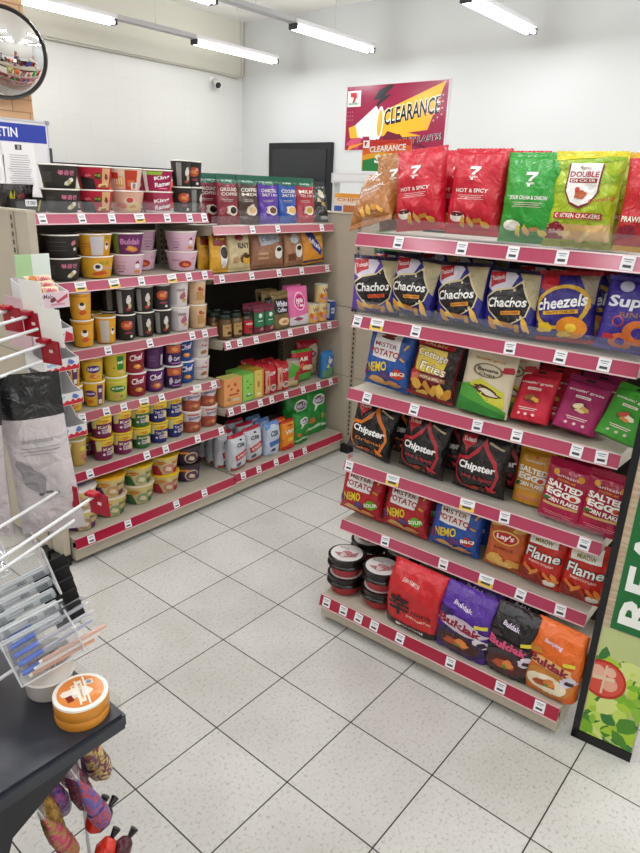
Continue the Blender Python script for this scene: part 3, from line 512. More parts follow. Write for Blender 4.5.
bag('cf_two', 'coffee_pouch', 'instant coffee', .165, .19, .055, 'pillow', '9A6E50', [('b', .0, .78, .7, .3, 'B4B6BC'), ('e', .35, .42, .44, .4, 'DCD8D2'), ('e', .35, .5, .3, .14, '2A1A14'), ('r', -.4, .25, .34, .2, '6A3A24')])
bag('cf_oran', 'coffee_pouch', 'instant coffee', .2, .19, .06, 'pillow', 'D8902A', [('p', [(-.7, .95), (-.1, .95), (.6, .35), (.4, .2), (-.3, .5)], '2A3A86'), ('t', -.1, .6, .6, .14, 'Alicafe', 'E8E4F0', -35, 0, .05), ('b', .4, .75, .4, .2, 'E0B04A'), ('p', [(-1, 0), (-1, .12), (1, .1), (1, 0)], '35306A')])
design('jar', 'jar', 'coffee_jar', 'instant coffee', rt=.036, h=.125, col='5A4028', lid='1F2A22', art=[('r', 0, .5, .8, .8, 'A88A58'), ('t', 0, .7, .5, .14, 'NESCAFE', '8A2418'), ('b', .1, .3, .5, .4, '4A2A1A')])
design('jar_red', 'jar', 'coffee_jar', 'instant coffee', rt=.036, h=.125, col='4A3424', lid='1A1612', art=[('r', 0, .5, .9, .9, 'B02030'), ('t', 0, .7, .6, .14, 'NESCAFE', 'F0E8E0'), ('b', .1, .3, .5, .4, '5A2A1A')])
def green_pack(key): bag(key, 'coffee_pouch', 'instant coffee', .078, .15, .04, 'pouch', '6A2438', [('r', 0, .5, 1, .5, '1E6A46'), ('e', 0, .64, .3, .16, 'D0DCD0'), ('r', 0, .45, .5, .03, 'C8D8C8'), ('b', .1, .16, .5, .2, 'A87A6A')], fin='paper')
green_pack('star')
bag('whitecof', 'coffee_pouch', 'instant coffee', .13, .205, .05, 'pouch', '6E5A34', [('r', 0, .6, .86, .4, '1E1A1A'), ('t', 0, .66, .7, .16, 'White', 'DCE0E8', 0, 0, .06), ('t', 0, .5, .56, .12, 'Coffee', 'C8D0DC', 0, 0, .05), ('e', .1, .18, .66, .2, 'D8B890'), ('b', .1, .18, .4, .12, 'A8703A')])
bag('pinkpack', 'cereal_pouch', 'cereal drink', .165, .215, .05, 'pouch', 'D86AA0', [('p', [(-1, 0), (1, 0), (1, .28), (-1, .2)], 'C8C0C4'), ('o', .0, .62, .56, .5, 'F0C0D8'), ('e', 0, .6, .44, .38, 'C02A70'), ('t', 0, .64, .34, .12, 'Milk', 'F4E0EA', 0, .1, .06), ('t', 0, .52, .34, .1, 'Tea', 'F4E0EA', 0, .1, .06), ('b', -.3, .16, .6, .1, '8A3A5A')], fin='gloss')
design('milkcan', 'can', 'condensed_milk_can', 'canned milk', rt=.04, h=.108, col='D8C48A', art=[('p', [(-1, 0), (-1, .5), (0, .6), (1, .5), (1, 0)], 'D8A04A'), ('t', .1, .75, .6, .24, 'Vivo', '7A3A6A', 8, .1, .05), ('r', .05, .25, .5, .2, 'B888A8'), ('b', -.6, .4, .3, .5, 'C8602A')])
design('bluecan', 'box', 'milk_carton', 'milk', w=.045, h=.112, t=.06, col='2A4A9A', top='E8E6E0', art=[('r', 0, .5, .7, .3, 'D8D8E0'), ('t', 0, .5, .6, .12, 'Milk', '2A3A7A')], side=[('r', 0, .5, .8, .8, 'D8DCE4')])
design('teabox_or', 'box', 'tea_box', 'tea', w=.125, h=.15, t=.07, col='DE9A62', top='C9C26A', art=[('b', -.5, .75, .2, .14, 'B84A2A'), ('b', .2, .75, .24, .14, 'C0502A'), ('b', -.2, .6, .2, .12, 'B84A2A'), ('b', .5, .5, .24, .14, 'B84A2A'), ('r', 0, .4, .5, .05, 'A83A20'), ('b', .3, .2, .5, .18, 'C8C0A0'), ('b', -.5, .25, .3, .18, '8A8A5A')])
design('teabox_gr', 'box', 'tea_box', 'tea', w=.082, h=.15, t=.14, col='8CC85A', top='7ABF52', art=[('b', -.2, .75, .2, .1, '3A7A2A'), ('b', .4, .6, .2, .1, '3A7A2A'), ('b', -.1, .5, .3, .1, '4A9A3A'), ('b', .1, .2, .7, .12, '2A4A2A'), ('b', .1, .25, .4, .1, 'D8D8D0')])
design('teabox_ye', 'box', 'tea_box', 'tea', w=.072, h=.158, t=.14, col='D9BE62', top='B8922A', art=[('r', .8, .5, .2, 1, 'C8882A'), ('b', -.2, .85, .2, .1, '9A7A2A'), ('r', -.15, .5, .2, .2, 'A86A3A'), ('b', -.1, .15, .6, .1, 'E8DCC0')])
def redpack(key, w, h, col, top, art): bag(key, 'cereal_pouch', 'cereal drink', w, h, .055, 'side', col, art, seal=top, fin='gloss')
redpack('boh', .1, .165, 'B82430', 'A81E28', [('t', .1, .72, .7, .12, 'BOH', 'F0E4DC', 6, 0, .08), ('r', -.6, .45, .3, .8, 'C8A08A'), ('b', -.6, .5, .2, .4, 'B84A2A'), ('e', .3, .22, .6, .22, 'D0B8B0'), ('e', .3, .22, .4, .12, '8A6A60')])
redpack('redgreen', .11, .16, 'A8968A', '8A7A70', [('p', [(-1, .3), (-.6, .9), (.6, .7), (.3, .4)], '4EA83A'), ('p', [(-.2, 0), (.2, .55), (1, .5), (1, 0)], 'B8243A'), ('r', -.3, .12, .9, .2, 'B8A878')])
redpack('ahhuat', .2, .185, 'B41F2E', '5AA83A', [('t', -.1, .72, .44, .14, 'AIK', 'F0E4DC', 0, 0, .08), ('p', [(-1, 0), (-1, .2), (1, .28), (1, 0)], '4E9A42'), ('b', .3, .42, .7, .3, 'E0C8A8'), ('b', -.3, .5, .4, .2, 'D85A4A')])
redpack('nestum', .19, .215, 'A81C30', 'A81C30', [('p', [(-.5, .1), (-.6, .5), (0, .85), (.7, .9), (.85, .6), (.8, 0), (-.3, 0)], 'D8C8A8'), ('e', .15, .62, .7, .36, 'E6DCD8'), ('e', .12, .6, .5, .24, 'B8305A'), ('t', .12, .6, .4, .1, 'CHEK', 'F4E8EC', 4, 0, .05), ('b', .2, .2, .6, .3, 'C8B088')])
redpack('bluepk', .105, .165, '2E78B8', '2A70B0', [('b', .1, .65, .5, .3, 'C8DCE8'), ('p', [(-1, 0), (-1, .3), (0, .42), (1, .3), (1, 0)], '5A8A6A'), ('b', -.3, .45, .4, .16, 'C8C050'), ('b', .2, .75, .2, .1, '8A2A4A')])
def sugar(key, c): bag(key, 'sugar_packet', 'sugar', .125, .195, .075, 'side', 'C6C8D0', [('t', 0, .72, .5, .12, 'CSR', '3A3A42', -8, .1, .05), ('b', .1, .86, .2, .08, '2A2A32'), ('r', .05, .42, .76, .17, c, 12), ('t', .05, .42, .6, .08, 'SUGAR', 'F0E4E0', 12, 0, .05), ('b', -.3, .18, .4, .16, '4A4E62'), ('r', 0, .04, 1, .09, 'A85048')], seal='A8203A', fin='foil')
sugar('sugar_red', 'B82434')
bag('sugar_blue', 'sugar_packet', 'sugar', .115, .195, .07, 'side', 'BCC8DC', [('t', 0, .68, .5, .16, 'CSR', '3A3A42', 0, .1, .06), ('r', .05, .38, .7, .15, '3A6AB0', 8), ('b', -.2, .18, .5, .16, '3A3E52'), ('p', [(-1, .8), (0, .95), (1, .85), (1, 1), (-1, 1)], '5A8AC8')], seal='5A82C0')
bag('orangepk', 'malt_drink_pouch', 'malt drink', .115, .175, .06, 'side', 'E08A1E', [('t', 0, .65, .7, .16, 'Vico', 'F0E4C8', 12, .1, .08), ('b', .1, .35, .6, .24, 'E8B83A'), ('p', [(-1, .1), (0, .2), (1, .1), (1, 0), (-1, 0)], 'C8301E'), ('b', .0, .85, .5, .08, 'A82A1E')], seal='B82A1E')
def milo(key, w, h): bag(key, 'malt_drink_pouch', 'malt drink', w, h, .07, 'side', '1F8A34', [('e', .15, .72, .62, .24, 'E2E6DC'), ('p', [(-.25, .66), (-.35, .48), (.1, .62)], 'E2E6DC'), ('e', .17, .72, .5, .17, '4A2A2A'), ('t', .17, .72, .42, .11, 'MILO', 'D8D2E8', 6, 0, .09), ('b', .1, .3, .5, .3, '3A7A3A'), ('b', -.55, .3, .3, .2, 'C8742A'), ('b', .4, .35, .3, .2, '8AA83A'), ('p', [(-1, .12), (0, .2), (1, .14), (1, .1), (0, .14), (-1, .08)], 'B8D0B0'), ('r', .2, .3, .03, .4, '1A4A2A')], seal='1A7A2E')
milo('milo', .13, .19); milo('milo_big', .2, .29)
bag('ramyeon', 'noodle_packet', 'instant noodles', .13, .10, .04, 'pillow', '241E1C', [('p', [(-.6, .4), (-.4, .8), (-.3, .5), (-.1, .9), (-.2, .5), (-.35, .3)], 'B8B82A'), ('b', .3, .6, .4, .3, '6A2A22'), ('t', .2, .3, .5, .16, '라면', 'A83A2A', 0, 0, .05)])
bag('choc', 'chocolate_bar', 'chocolate', .11, .032, .02, 'pillow', 'D8C2A0', [('e', -.55, .5, .3, .8, 'B8702A'), ('t', .3, .5, .5, .5, 'TaMelo', 'C8506A', 0, 0, .05)])

# ------------------------------------------------------------------ room
WX, WY, CZ = 4.8, 4.3, 3.4; X0, Y0 = -4.2, -5.2
m = MB(); m.box((X0, Y0, -.1), (WX, WY, 0), floor_mat()); struct(m.build('floor'))
m = MB(); m.box((X0, Y0, CZ), (WX, WY, CZ + .1), mat('EDEBE6', 'matte')); struct(m.build('ceiling'))
m = MB(); m.box((X0, WY, 0), (WX, WY + .1, CZ), brick_mat('tiled_wall', 'CFCFCA', 'CECEC9', 'C9C9C3', .3, .2, .0025, off=0, rough=.3)); struct(m.build('wall_left'))
m = MB(); m.box((WX, Y0, 0), (WX + .1, WY + .1, CZ), mat('D3D6D6', 'paint')); struct(m.build('wall_back'))
m = MB(); m.box((X0 - .1, Y0, 0), (X0, WY, CZ), mat('DDDBD4', 'paint')); struct(m.build('wall_front'))
m = MB(); m.box((X0, Y0 - .1, 0), (WX, Y0, CZ), mat('DDDBD4', 'paint')); struct(m.build('wall_right'))
# bulkhead above the tiled wall, conduit, corner pipe
m = MB(); m.box((X0, WY - .02, 2.83), (WX, WY, CZ), mat('CFCDC0', 'paint')); struct(m.build('trim_1'))
o = tag(MB().tube([(.6, WY - .035, 2.80), (4.3, WY - .035, 2.815), (4.68, WY - .035, 2.80), (WX - .04, WY - .035, 2.83)], .009, mat('B7B3A6', 'matte')).build('wall_conduit', smooth=True), 'thin grey conduit running along the upper left wall', 'conduit')
o = tag(MB().tube([(WX - .03, WY - .03, 2.83), (WX - .03, WY - .03, CZ)], .016, mat('C9C7BE', 'matte')).build('corner_pipe', smooth=True), 'pale vertical pipe in the room corner under the ceiling', 'pipe')
# black door on the white wall
d1 = MB().box((WX - .045, 2.83, 0), (WX, 3.80, 2.09), '1F2124', bev=.004).build('door_1'); struct(d1)
MB().box((WX - .055, 2.90, .08), (WX - .045, 3.73, 2.02), mat('2A2C2F', 'gloss')).build('door_panel', d1)
MB().tube([(WX - .10, 2.94, 1.0), (WX - .10, 3.05, 1.0)], .01, mat('9A9A9A', 'metal')).box((WX - .10, 2.93, .985), (WX - .05, 2.95, 1.015), '9A9A9A').build('door_handle', d1)
# brick pillar
m = MB(); m.box((-.4, 2.0, 0), (.86, 2.6, CZ), brick_mat('brick_pillar', 'DDB48E', 'CFA37C', 'A98263', .21, .07, .0035)); struct(m.build('wall_pillar'))

# ------------------------------------------------------------------ ceiling lamps
TUBE = emis('lit_tube', (1, .98, 1, 1), 9)
BATT = mat('D9D8DA', 'paint'); BLK = mat('3A3A40', 'paint')
def lamp(x0, x1, y, label, vis=True):
    z = 2.87; t = thing('batten_lamp', label, 'lamp', ((x0 + x1) / 2, y, z), 0, None); h = (x1 - x0) / 2
    MB().box((-h, -.045, .02), (h, .045, .055), BATT).box((-h + .02, -.028, .008), (h - .02, .028, .02), BATT).build('lamp_body', t)
    for s in (-1, 1):
        MB().tube([(-h + .03, s * .030, -.008), (h - .03, s * .030, -.008)], .0165, TUBE, 12).build('tube', t, smooth=True)
        MB().box((s * h - .012 * (s + 1) - .0, -.045, -.024), (s * h + .012 * (1 - s), .045, .02), BLK, bev=.003).build('lamp_holder', t)
    for x in (0,): MB().tube([(x, 0, .055), (x, 0, CZ - z)], .0035, mat('D2D2CE', 'paint')).build('hanger_rod', t)
    l = bpy.data.lights.new('lamp_light', 'AREA'); l.shape = 'RECTANGLE'; l.size = 2 * h - .06; l.size_y = .07; l.energy = POW; l.color = (.965, .985, 1)
    lo = bpy.data.objects.new('lamp_light', l); COL.objects.link(lo); lo.parent = t; lo.location = (0, 0, -.025)
    # the tubes also throw light up and sideways
    l2 = bpy.data.lights.new('lamp_uplight', 'AREA'); l2.shape = 'RECTANGLE'; l2.size = 2 * h - .06; l2.size_y = .05; l2.energy = POW * .26; l2.color = (.965, .985, 1)
    for s in (-1, 1):
        lo = bpy.data.objects.new('lamp_side_light', l2); COL.objects.link(lo); lo.parent = t; lo.location = (0, s * .05, .0); lo.rotation_euler = (R(s * 115), 0, 0)
    return t
POW = 8.9
ROWS = [(3.38, 'beside the left wall', 0), (2.11, 'in the middle row', 0), (.50, 'in the row above the snack rack', 0), (-1.0, 'over the near aisle', 1), (-2.6, 'behind the photographer', 1), (-4.2, 'at the right wall', 1)]
COLS = [(3.28, 4.42, 'far'), (1.30, 2.42, 'near'), (-.75, .37, 'third'), (-2.9, -1.78, 'last')]
for y, wh, hid in ROWS:
    for x0, x1, nm in COLS:
        lamp(x0, x1, y, f'{nm} fluorescent batten lamp {wh}')
    if wh.startswith(('beside', 'in the middle')):
        tr = thing('lamp_trunking', f'grey trunking joining two lamps {wh}', 'trunking', (0, y, 2.9))
        MB().box((2.423, -.04, -.008), (3.277, .04, .028), mat('BDBDBF', 'paint')).build('channel', tr)
        MB().tube([(2.85, 0, .028), (2.85, 0, CZ - 2.9)], .0035, mat('D2D2CE', 'paint')).build('hanger_rod', tr)

# ------------------------------------------------------------------ racks
BEIGE = mat('B9AF9D', 'paint'); BEIGE2 = mat('A89E8C', 'paint'); DECK = mat('B3AB9C', 'paint')
TAGW = mat('E8E9EC', 'paper'); TAGY = mat('E9D58A', 'paper'); INK = mat('6E7276')
def tag_mesh(yellow=False):
    m = MB(); w, h = (.052, .038) if yellow else (.034, .036)
    m.box((-w / 2, -.0009, -h / 2), (w / 2, 0, h / 2), TAGW)
    if yellow: m.box((-w / 2, -.0012, -h / 2), (w / 2, -.0009, -h * .1), mat('E3C24E'))
    for i, (ww, hh, zz) in enumerate(((.7, .07, .28), (.5, .05, .12), (.62, .2, -.22))): m.box((-w * ww / 2, -.0014, h * zz - h * hh / 2), (w * ww / 2, -.0009, h * zz + h * hh / 2), INK if i < 2 else mat('3E4246'))
    return m
TM = {}
def strip(parent, x0, x1, y, z, hgt, col, tags, M):
    """price strip leaning out at its foot, with price tags as sub-parts of the shelf"""
    lean = .28; Mx = Matrix.Translation((0, y, z)) @ Matrix.Rotation(-lean, 4, 'X')
    m = MB(); m.box((x0, -.002, -hgt), (x1, .002, 0), mat(col, 'gloss'), Mx)
    m.box((x0, -.004, -.004), (x1, .003, .0), mat('D8BDBC', 'gloss'), Mx); m.box((x0, -.005, -hgt - .001), (x1, .002, -hgt + .003), mat('D6B4B6', 'gloss'), Mx)
    m.build('price_strip', parent)
    for i, t in enumerate(tags):
        yel = isinstance(t, tuple); s = t[0] if yel else t
        if yel not in TM: TM[yel] = tag_mesh(yel).build('price_tag', None); q = TM[yel]
        else: q = TM[yel].copy(); COL.objects.link(q)
        q.parent = parent; q.matrix_basis = Matrix.Translation((0, y, z)) @ Matrix.Rotation(-lean, 4, 'X') @ Matrix.Translation((s, -.0035, -hgt * .5)) @ Matrix.Rotation(R(rnd.uniform(-4, 4)), 4, 'Y')
def rack(label, M, x0, x1, yb, shelves, base, ends=(0, 0), top=1.49):
    g = thing('gondola_rack', label, 'shelf rack'); g.matrix_basis = M
    b = MB(); b.box((x0, yb, .05), (x1, yb + .03, top), BEIGE); b.box((x0 + .024, yb - .002, .13), (x1 - .024, yb, top - .02), mat('3B352F', 'paint'))  # dark inner sheet: shade between the shelves painted into the panel colour
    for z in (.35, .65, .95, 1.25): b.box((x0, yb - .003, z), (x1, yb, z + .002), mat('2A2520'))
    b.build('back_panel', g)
    for x in (x0 + .012, x1 - .012):
        u = MB(); u.box((x - .012, yb - .03, .05), (x + .012, yb, top + .005), BEIGE2)
        for i in range(46): u.box((x - .0035, yb - .0306, .12 + i * .0295), (x + .0035, yb - .03, .136 + i * .0295), '1A1815')
        u.build('slotted_upright', g)
    for z, yl, col, tags in shelves:
        s = MB(); s.box((x0 + .004, yl + .004, z - .03), (x1 - .004, yb - .031, z - .004), DECK)
        s.build('shelf', g); sh = bpy.context.scene.objects[-1] if False else COL.objects[-1]
        for x in (x0 + .004, x1 - .008):
            MB().add([(x, yl + .01, z - .03), (x, yl + .01, z - .045), (x, yb - .031, z - .085), (x, yb - .031, z - .03), (x + .004, yl + .01, z - .03), (x + .004, yl + .01, z - .045), (x + .004, yb - .031, z - .085), (x + .004, yb - .031, z - .03)],
                     [(0, 1, 2, 3), (7, 6, 5, 4), (0, 4, 5, 1), (1, 5, 6, 2), (3, 2, 6, 7), (0, 3, 7, 4)], BEIGE2).build('bracket', sh)
        strip(sh, x0 + .002, x1 - .002, yl, z, .044, col, tags, M)
    z, yl, col, tags = base
    s = MB(); s.box((x0 + .002, yl + .004, z - .02), (x1 - .002, yb - .002, z - .004), DECK); bs = s.build('base_deck', g)
    strip(bs, x0 + .002, x1 - .002, yl, z, .05, col, tags, M)
    MB().box((x0, yl + .001, .022), (x1, yl + .02, z - .05), BEIGE, bev=.002).box((x0, yl + .02, .022), (x0 + .003, yb, z - .02), BEIGE).box((x1 - .003, yl + .02, .022), (x1, yb, z - .02), BEIGE).build('kick_board', g)
    for x in (x0 + .05, x1 - .05):
        for y in (yl + .08, yb - .02): MB().box((x - .022, y - .025, 0), (x + .022, y + .025, .06), '191715').build('foot', g)
    return g
I4 = Matrix.Identity(4)
P1, P2, P3 = 'AD4460', 'A95B66', 'A01E3A'
NZ = [(1.467, .42), (1.20, .39), (.92, .365), (.65, .35), (.402, .31)]
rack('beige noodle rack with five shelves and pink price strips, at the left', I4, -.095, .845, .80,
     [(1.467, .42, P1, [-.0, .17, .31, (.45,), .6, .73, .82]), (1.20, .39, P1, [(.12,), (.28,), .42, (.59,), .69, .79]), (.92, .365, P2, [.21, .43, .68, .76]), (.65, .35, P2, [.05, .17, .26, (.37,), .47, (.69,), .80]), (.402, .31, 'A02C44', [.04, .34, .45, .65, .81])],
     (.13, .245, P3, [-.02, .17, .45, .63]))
CZS = [(1.408, .395), (1.173, .40), (.848, .325), (.492, .31)]
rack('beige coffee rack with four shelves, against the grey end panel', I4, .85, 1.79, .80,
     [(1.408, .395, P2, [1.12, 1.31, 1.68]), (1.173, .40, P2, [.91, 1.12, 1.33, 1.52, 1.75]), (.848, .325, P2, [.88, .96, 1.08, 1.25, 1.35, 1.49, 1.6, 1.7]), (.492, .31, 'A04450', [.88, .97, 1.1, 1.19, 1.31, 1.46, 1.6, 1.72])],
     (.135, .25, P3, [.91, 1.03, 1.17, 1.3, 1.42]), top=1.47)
A = R(2.2); SM = Matrix.Translation((.46, -.785, 0)) @ Matrix.Rotation(-(PI / 2 - A), 4, 'Z')
SZ = [(1.467, .0), (1.195, .0), (.932, .0), (.652, .0), (.402, .0)]
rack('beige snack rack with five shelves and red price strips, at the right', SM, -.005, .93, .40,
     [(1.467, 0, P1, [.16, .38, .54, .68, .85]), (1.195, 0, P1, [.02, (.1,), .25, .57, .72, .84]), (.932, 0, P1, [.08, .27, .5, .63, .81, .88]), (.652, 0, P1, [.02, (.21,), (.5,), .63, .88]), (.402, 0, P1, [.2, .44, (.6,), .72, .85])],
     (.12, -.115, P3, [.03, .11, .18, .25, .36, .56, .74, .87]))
# clear acrylic guards along the front of two snack shelves
for (z, lb) in ((1.467, 'top'), (1.195, 'second'), (.652, 'fourth')):
    hh = .05 if z > 1 else .028
    o = MB().box((.005, .006, z), (.925, .008, z + hh), CLEAR).build('shelf_guard'); o.matrix_basis = SM
    tag(o, f'low clear acrylic guard along the front of snack rack\'s {lb} shelf', 'shelf guard')
for x0, x1, y, z, lb in ((-.09, .84, .428, 1.467, 'noodle rack'), (.86, 1.785, .403, 1.408, 'coffee rack')):
    tag(MB().box((x0, y, z), (x1, y + .002, z + .045), CLEAR).build('shelf_guard'), f'low clear acrylic guard along the front of {lb}\'s top shelf', 'shelf guard')

# ------------------------------------------------------------------ stocking the shelves
ORD = ['first', 'second', 'third', 'fourth', 'fifth', 'sixth', 'seventh', 'eighth', 'ninth', 'tenth']
def stock(M, z, lip, place, group, items, gap=.018):
    """items: (design, s, description, options) from left to right"""
    for i, it in enumerate(items):
        key, s, desc = it[:3]; op = it[3] if len(it) > 3 else {}
        d = DES[key]; tk = d.get('t') or 2 * d['rt']; H = d['h']; dd = lip + gap + tk / 2 + op.get('d', 0)
        if lip + .0 == -.115: dd += 0
        o_ = ORD[i] + ' from left'
        if d['maker'] == 'cup': op = dict(op); op['yaw'] = op.get('yaw', 0) - 24; op['yaw2'] = op.get('yaw2', rnd.uniform(-6, 6)) - 24
        up = op.get('up')   # list of designs stacked above, with descriptions
        lay = 'lower ' if up else ''
        yaw = op.get('yaw', rnd.uniform(-3, 3)); sit = .0005 + op.get('lift', 0)
        def at(x, y, zz): return M @ Matrix.Translation((x, y, zz))
        lean = op.get('lean', rnd.uniform(-6, -3) if d['maker'] == 'bag' and H > .16 and d['kind'] != 'multi' and d['kind'] != 'side' else 0)
        extra = math.sin(R(abs(lean))) * tk / 2 + math.sin(R(abs(op.get('roll', 0)))) * d.get('w', .1) / 2
        put(key, at(s, dd, z + sit + extra), f'{lay}{desc}, {o_} on {place}', group, yaw, lean, op.get('roll', 0))
        if up:
            zz = z
            for (k2, dsc2) in up:
                zz += H + .001
                put(k2, at(s + rnd.uniform(-.003, .003), dd, zz), f'upper {dsc2}, {o_} on {place}', group, op.get('yaw2', yaw + rnd.uniform(-8, 8)))
        for b in range(op.get('back', 0)):
            bk = op.get('bk', key); db = DES[bk]; sp = (tk * 1.02 if d['maker'] == 'bag' else tk * 1.06)
            yy = dd + sp * (b + 1) + (.012 if d['maker'] == 'bag' and lean else .0)
            word = 'second-row' if b == 0 else 'third-row'
            put(bk, at(s + op.get('bs', rnd.uniform(-.008, .008)) * (1 if b == 0 else .5), yy, z + sit + extra + op.get('bz', 0)), f'{word} {op.get("bd", desc)}, {ORD[i]} from left on {place}', group, rnd.uniform(-4, 4), lean)
            if up and op.get('bup', 1):
                k2, dsc2 = up[0]; k2 = op.get('bk2', k2)
                put(k2, at(s, yy, z + H + .001), f'upper {word} {dsc2}, {ORD[i]} from left on {place}', group, rnd.uniform(-20, 20))
# snack rack
g = "snack rack's top shelf"
stock(SM, 1.467, 0, g, 'snack bags on the top shelf of the snack rack', [
    ('brown', .012, 'brown crisp bag slumping backwards', {'roll': -16, 'lean': -40, 'd': -.02, 'lift': -.03, 'yaw': -4}),
    ('brown', .072, 'light brown upright crisp bag', {'d': .085, 'roll': -9, 'lift': -.006, 'lean': -4}),
    ('spicy', .194, 'red hot-spicy crisp bag, tilted left', {'roll': -7, 'back': 1, 'bs': .07, 'lift': .003, 'bd': 'red crisp bag'}),
    ('spicy', .372, 'large red upright crisp bag', {'back': 1, 'bs': .075, 'lift': .012}),
    ('green', .548, 'green sour cream crisp bag', {'lift': .002}),
    ('decker', .690, 'lime chicken cracker bag', {'back': 1, 'bs': .03}),
    ('prawn', .880, 'red prawn cracker bag', {'lift': .002})])
g = "snack rack's second shelf"
stock(SM, 1.195, 0, g, 'corn snack bags on the second shelf of the snack rack', [
    ('chachos_hot', .045, 'violet corn chip bag', {'bz': .012, 'back': 1, 'yaw': 14, 'bs': .02, 'lean': 0}),
    ('chachos', .183, 'dark blue corn chip bag', {'bz': .014, 'back': 2, 'roll': 5, 'bs': .05}),
    ('chachos', .368, 'dark blue corn chip bag', {'bz': .014, 'back': 2, 'roll': -3, 'bs': -.04}),
    ('chachos', .530, 'dark blue corn chip bag', {'bz': .014, 'back': 2, 'bs': .05}),
    ('cheezels', .698, 'blue-violet cheese ring bag', {'back': 1, 'roll': -4, 'bs': .03}),
    ('rings', .872, 'purple cheese ring bag', {'back': 1, 'roll': 3, 'bs': -.03})])
g = "snack rack's third shelf"
stock(SM, .932, 0, g, 'snack bags on the third shelf of the snack rack', [
    ('mp_blue', .112, 'blue potato crisp bag', {'roll': 3}),
    ('cottage', .290, 'maroon potato crisp bag', {'roll': 4, 'lean': -7}),
    ('banana', .485, 'cream banana chip pouch', {'back': 2, 'bs': .05, 'roll': 2, 'lean': -8}),
    ('graze_red', .640, 'bright red nut pouch', {'back': 2, 'lean': -26, 'bs': .035, 'roll': -4, 'yaw': -8}),
    ('graze_pur', .775, 'magenta nut pouch', {'back': 3, 'lean': -27, 'bs': .03, 'roll': 7, 'yaw': 5}),
    ('graze_grn', .895, 'green nut pouch', {'lean': -30, 'roll': 9, 'yaw': -6})])
g = "snack rack's fourth shelf"
stock(SM, .652, 0, g, 'snack bags on the fourth shelf of the snack rack', [
    ('chipster_or', .055, 'black crisp bag with orange swirl', {'roll': 8, 'back': 2, 'lean': -6, 'bs': .06}),
    ('chipster_red', .278, 'black crisp bag with red swirl', {'roll': 4, 'back': 2, 'bs': .05}),
    ('chipster_red', .500, 'black crisp bag with red swirl', {'roll': 1, 'back': 1, 'bs': .03}),
    ('egg_yel', .665, 'yellow corn flake pouch', {'d': .06, 'back': 1, 'bs': .02}),
    ('egg_red', .780, 'crimson corn flake pouch', {'roll': 3, 'back': 2, 'bs': .04}),
    ])
stock(SM, .652, 0, 'snack rack\'s fourth shelf end', 'snack bags on the fourth shelf of the snack rack', [('egg_red', .905, 'rightmost crimson corn flake pouch', {'roll': 2, 'd': -.005})])
g = "snack rack's fifth shelf"
stock(SM, .402, 0, g, 'crisp bags on the fifth shelf of the snack rack', [
    ('mp_red', .038, 'red potato crisp bag', {'roll': 3, 'back': 1, 'lean': -6}),
    ('mp_red', .236, 'red potato crisp bag', {'roll': 2, 'back': 1, 'lean': -6}),
    ('mp_blue2', .438, 'blue potato crisp bag', {'roll': 3, 'back': 1, 'bd': 'blue crisp bag'}),
    ('lays', .622, 'orange potato crisp bag', {'roll': 1, 'd': .02}),
    ('flame', .752, 'red crisp bag with flame lettering', {'back': 2, 'roll': 3, 'bd': 'red crisp bag'}),
    ('flame', .885, 'red crisp bag with flame lettering', {'roll': 3})])
g = "snack rack's base"
design('redcarton', 'box', 'noodle_carton', 'instant noodles', w=.06, h=.15, t=.12, col='B8503A', top='8A2A22', art=[('r', 0, .88, 1, .24, '9A2A2A'), ('t', 0, .66, .8, .1, '라면', '3A1A16', 0, 0, .05), ('b', 0, .35, .7, .3, 'C8402A'), ('b', .2, .3, .4, .16, 'D8A890')])
design('rbowl', 'bowl', 'noodle_bowl', 'instant noodles', rt=.073, h=.078)
stock(SM, .12, -.115, g, 'noodle packs on the base of the snack rack', [
    ('rbowl', .045, 'red noodle bowl with black lid', {'up': [('rbowl', 'red noodle bowl with black lid')], 'd': .005, 'back': 1}),
    ('rbowl', .199, 'red noodle bowl with black lid', {'up': [('rbowl', 'red noodle bowl with black lid')], 'd': .015, 'back': 1}),
    ('shin', .378, 'glossy red noodle multipack', {'d': .0}),
    ('bul_pur', .568, 'shiny purple noodle multipack', {'d': -.0, 'roll': 3, 'lift': -.008, 'back': 1}),
    ('bul_blk', .735, 'black noodle multipack', {'d': -.0, 'roll': 2, 'lift': -.002, 'back': 1}),
    ('bul_or', .872, 'orange noodle multipack', {'d': .0, 'roll': 2, 'lift': -.002})], gap=.012)
# noodle rack
g = "noodle rack's top shelf"; gr = 'noodle cups on the top shelf of the noodle rack'
stock(I4, 1.467, .42, g, gr, [
    ('bowl_black', .145, 'black noodle bowl', {'up': [('bowl_black', 'black noodle bowl')], 'yaw': 4, 'yaw2': 0}),
    ('bowl_red', .302, 'red and brown noodle bowl', {'up': [('bowl_red', 'red and brown noodle bowl')], 'yaw': 0, 'yaw2': 4}),
    ('bowl_orange_noodle', .460, 'peach noodle bowl', {'up': [('bowl_orange', 'cream and orange noodle bowl')], 'yaw': 0}),
    ('bowl_king_low', .622, 'pink-red noodle bowl', {'up': [('bowl_king', 'crimson noodle bowl')], 'yaw': 0, 'yaw2': 0, 'back': 1}),
    ('cup_black_noodle', .748, 'dark tall noodle cup', {'up': [('cup_black', 'dark tall noodle cup')], 'yaw': 0, 'yaw2': 10}),
    ('cup_black', .840, 'dark tall noodle cup', {'up': [('cup_black_noodle', 'dark tall noodle cup')], 'd': .03, 'yaw': 30})])
g = "noodle rack's second shelf"; gr = 'noodle bowls on the second shelf of the noodle rack'
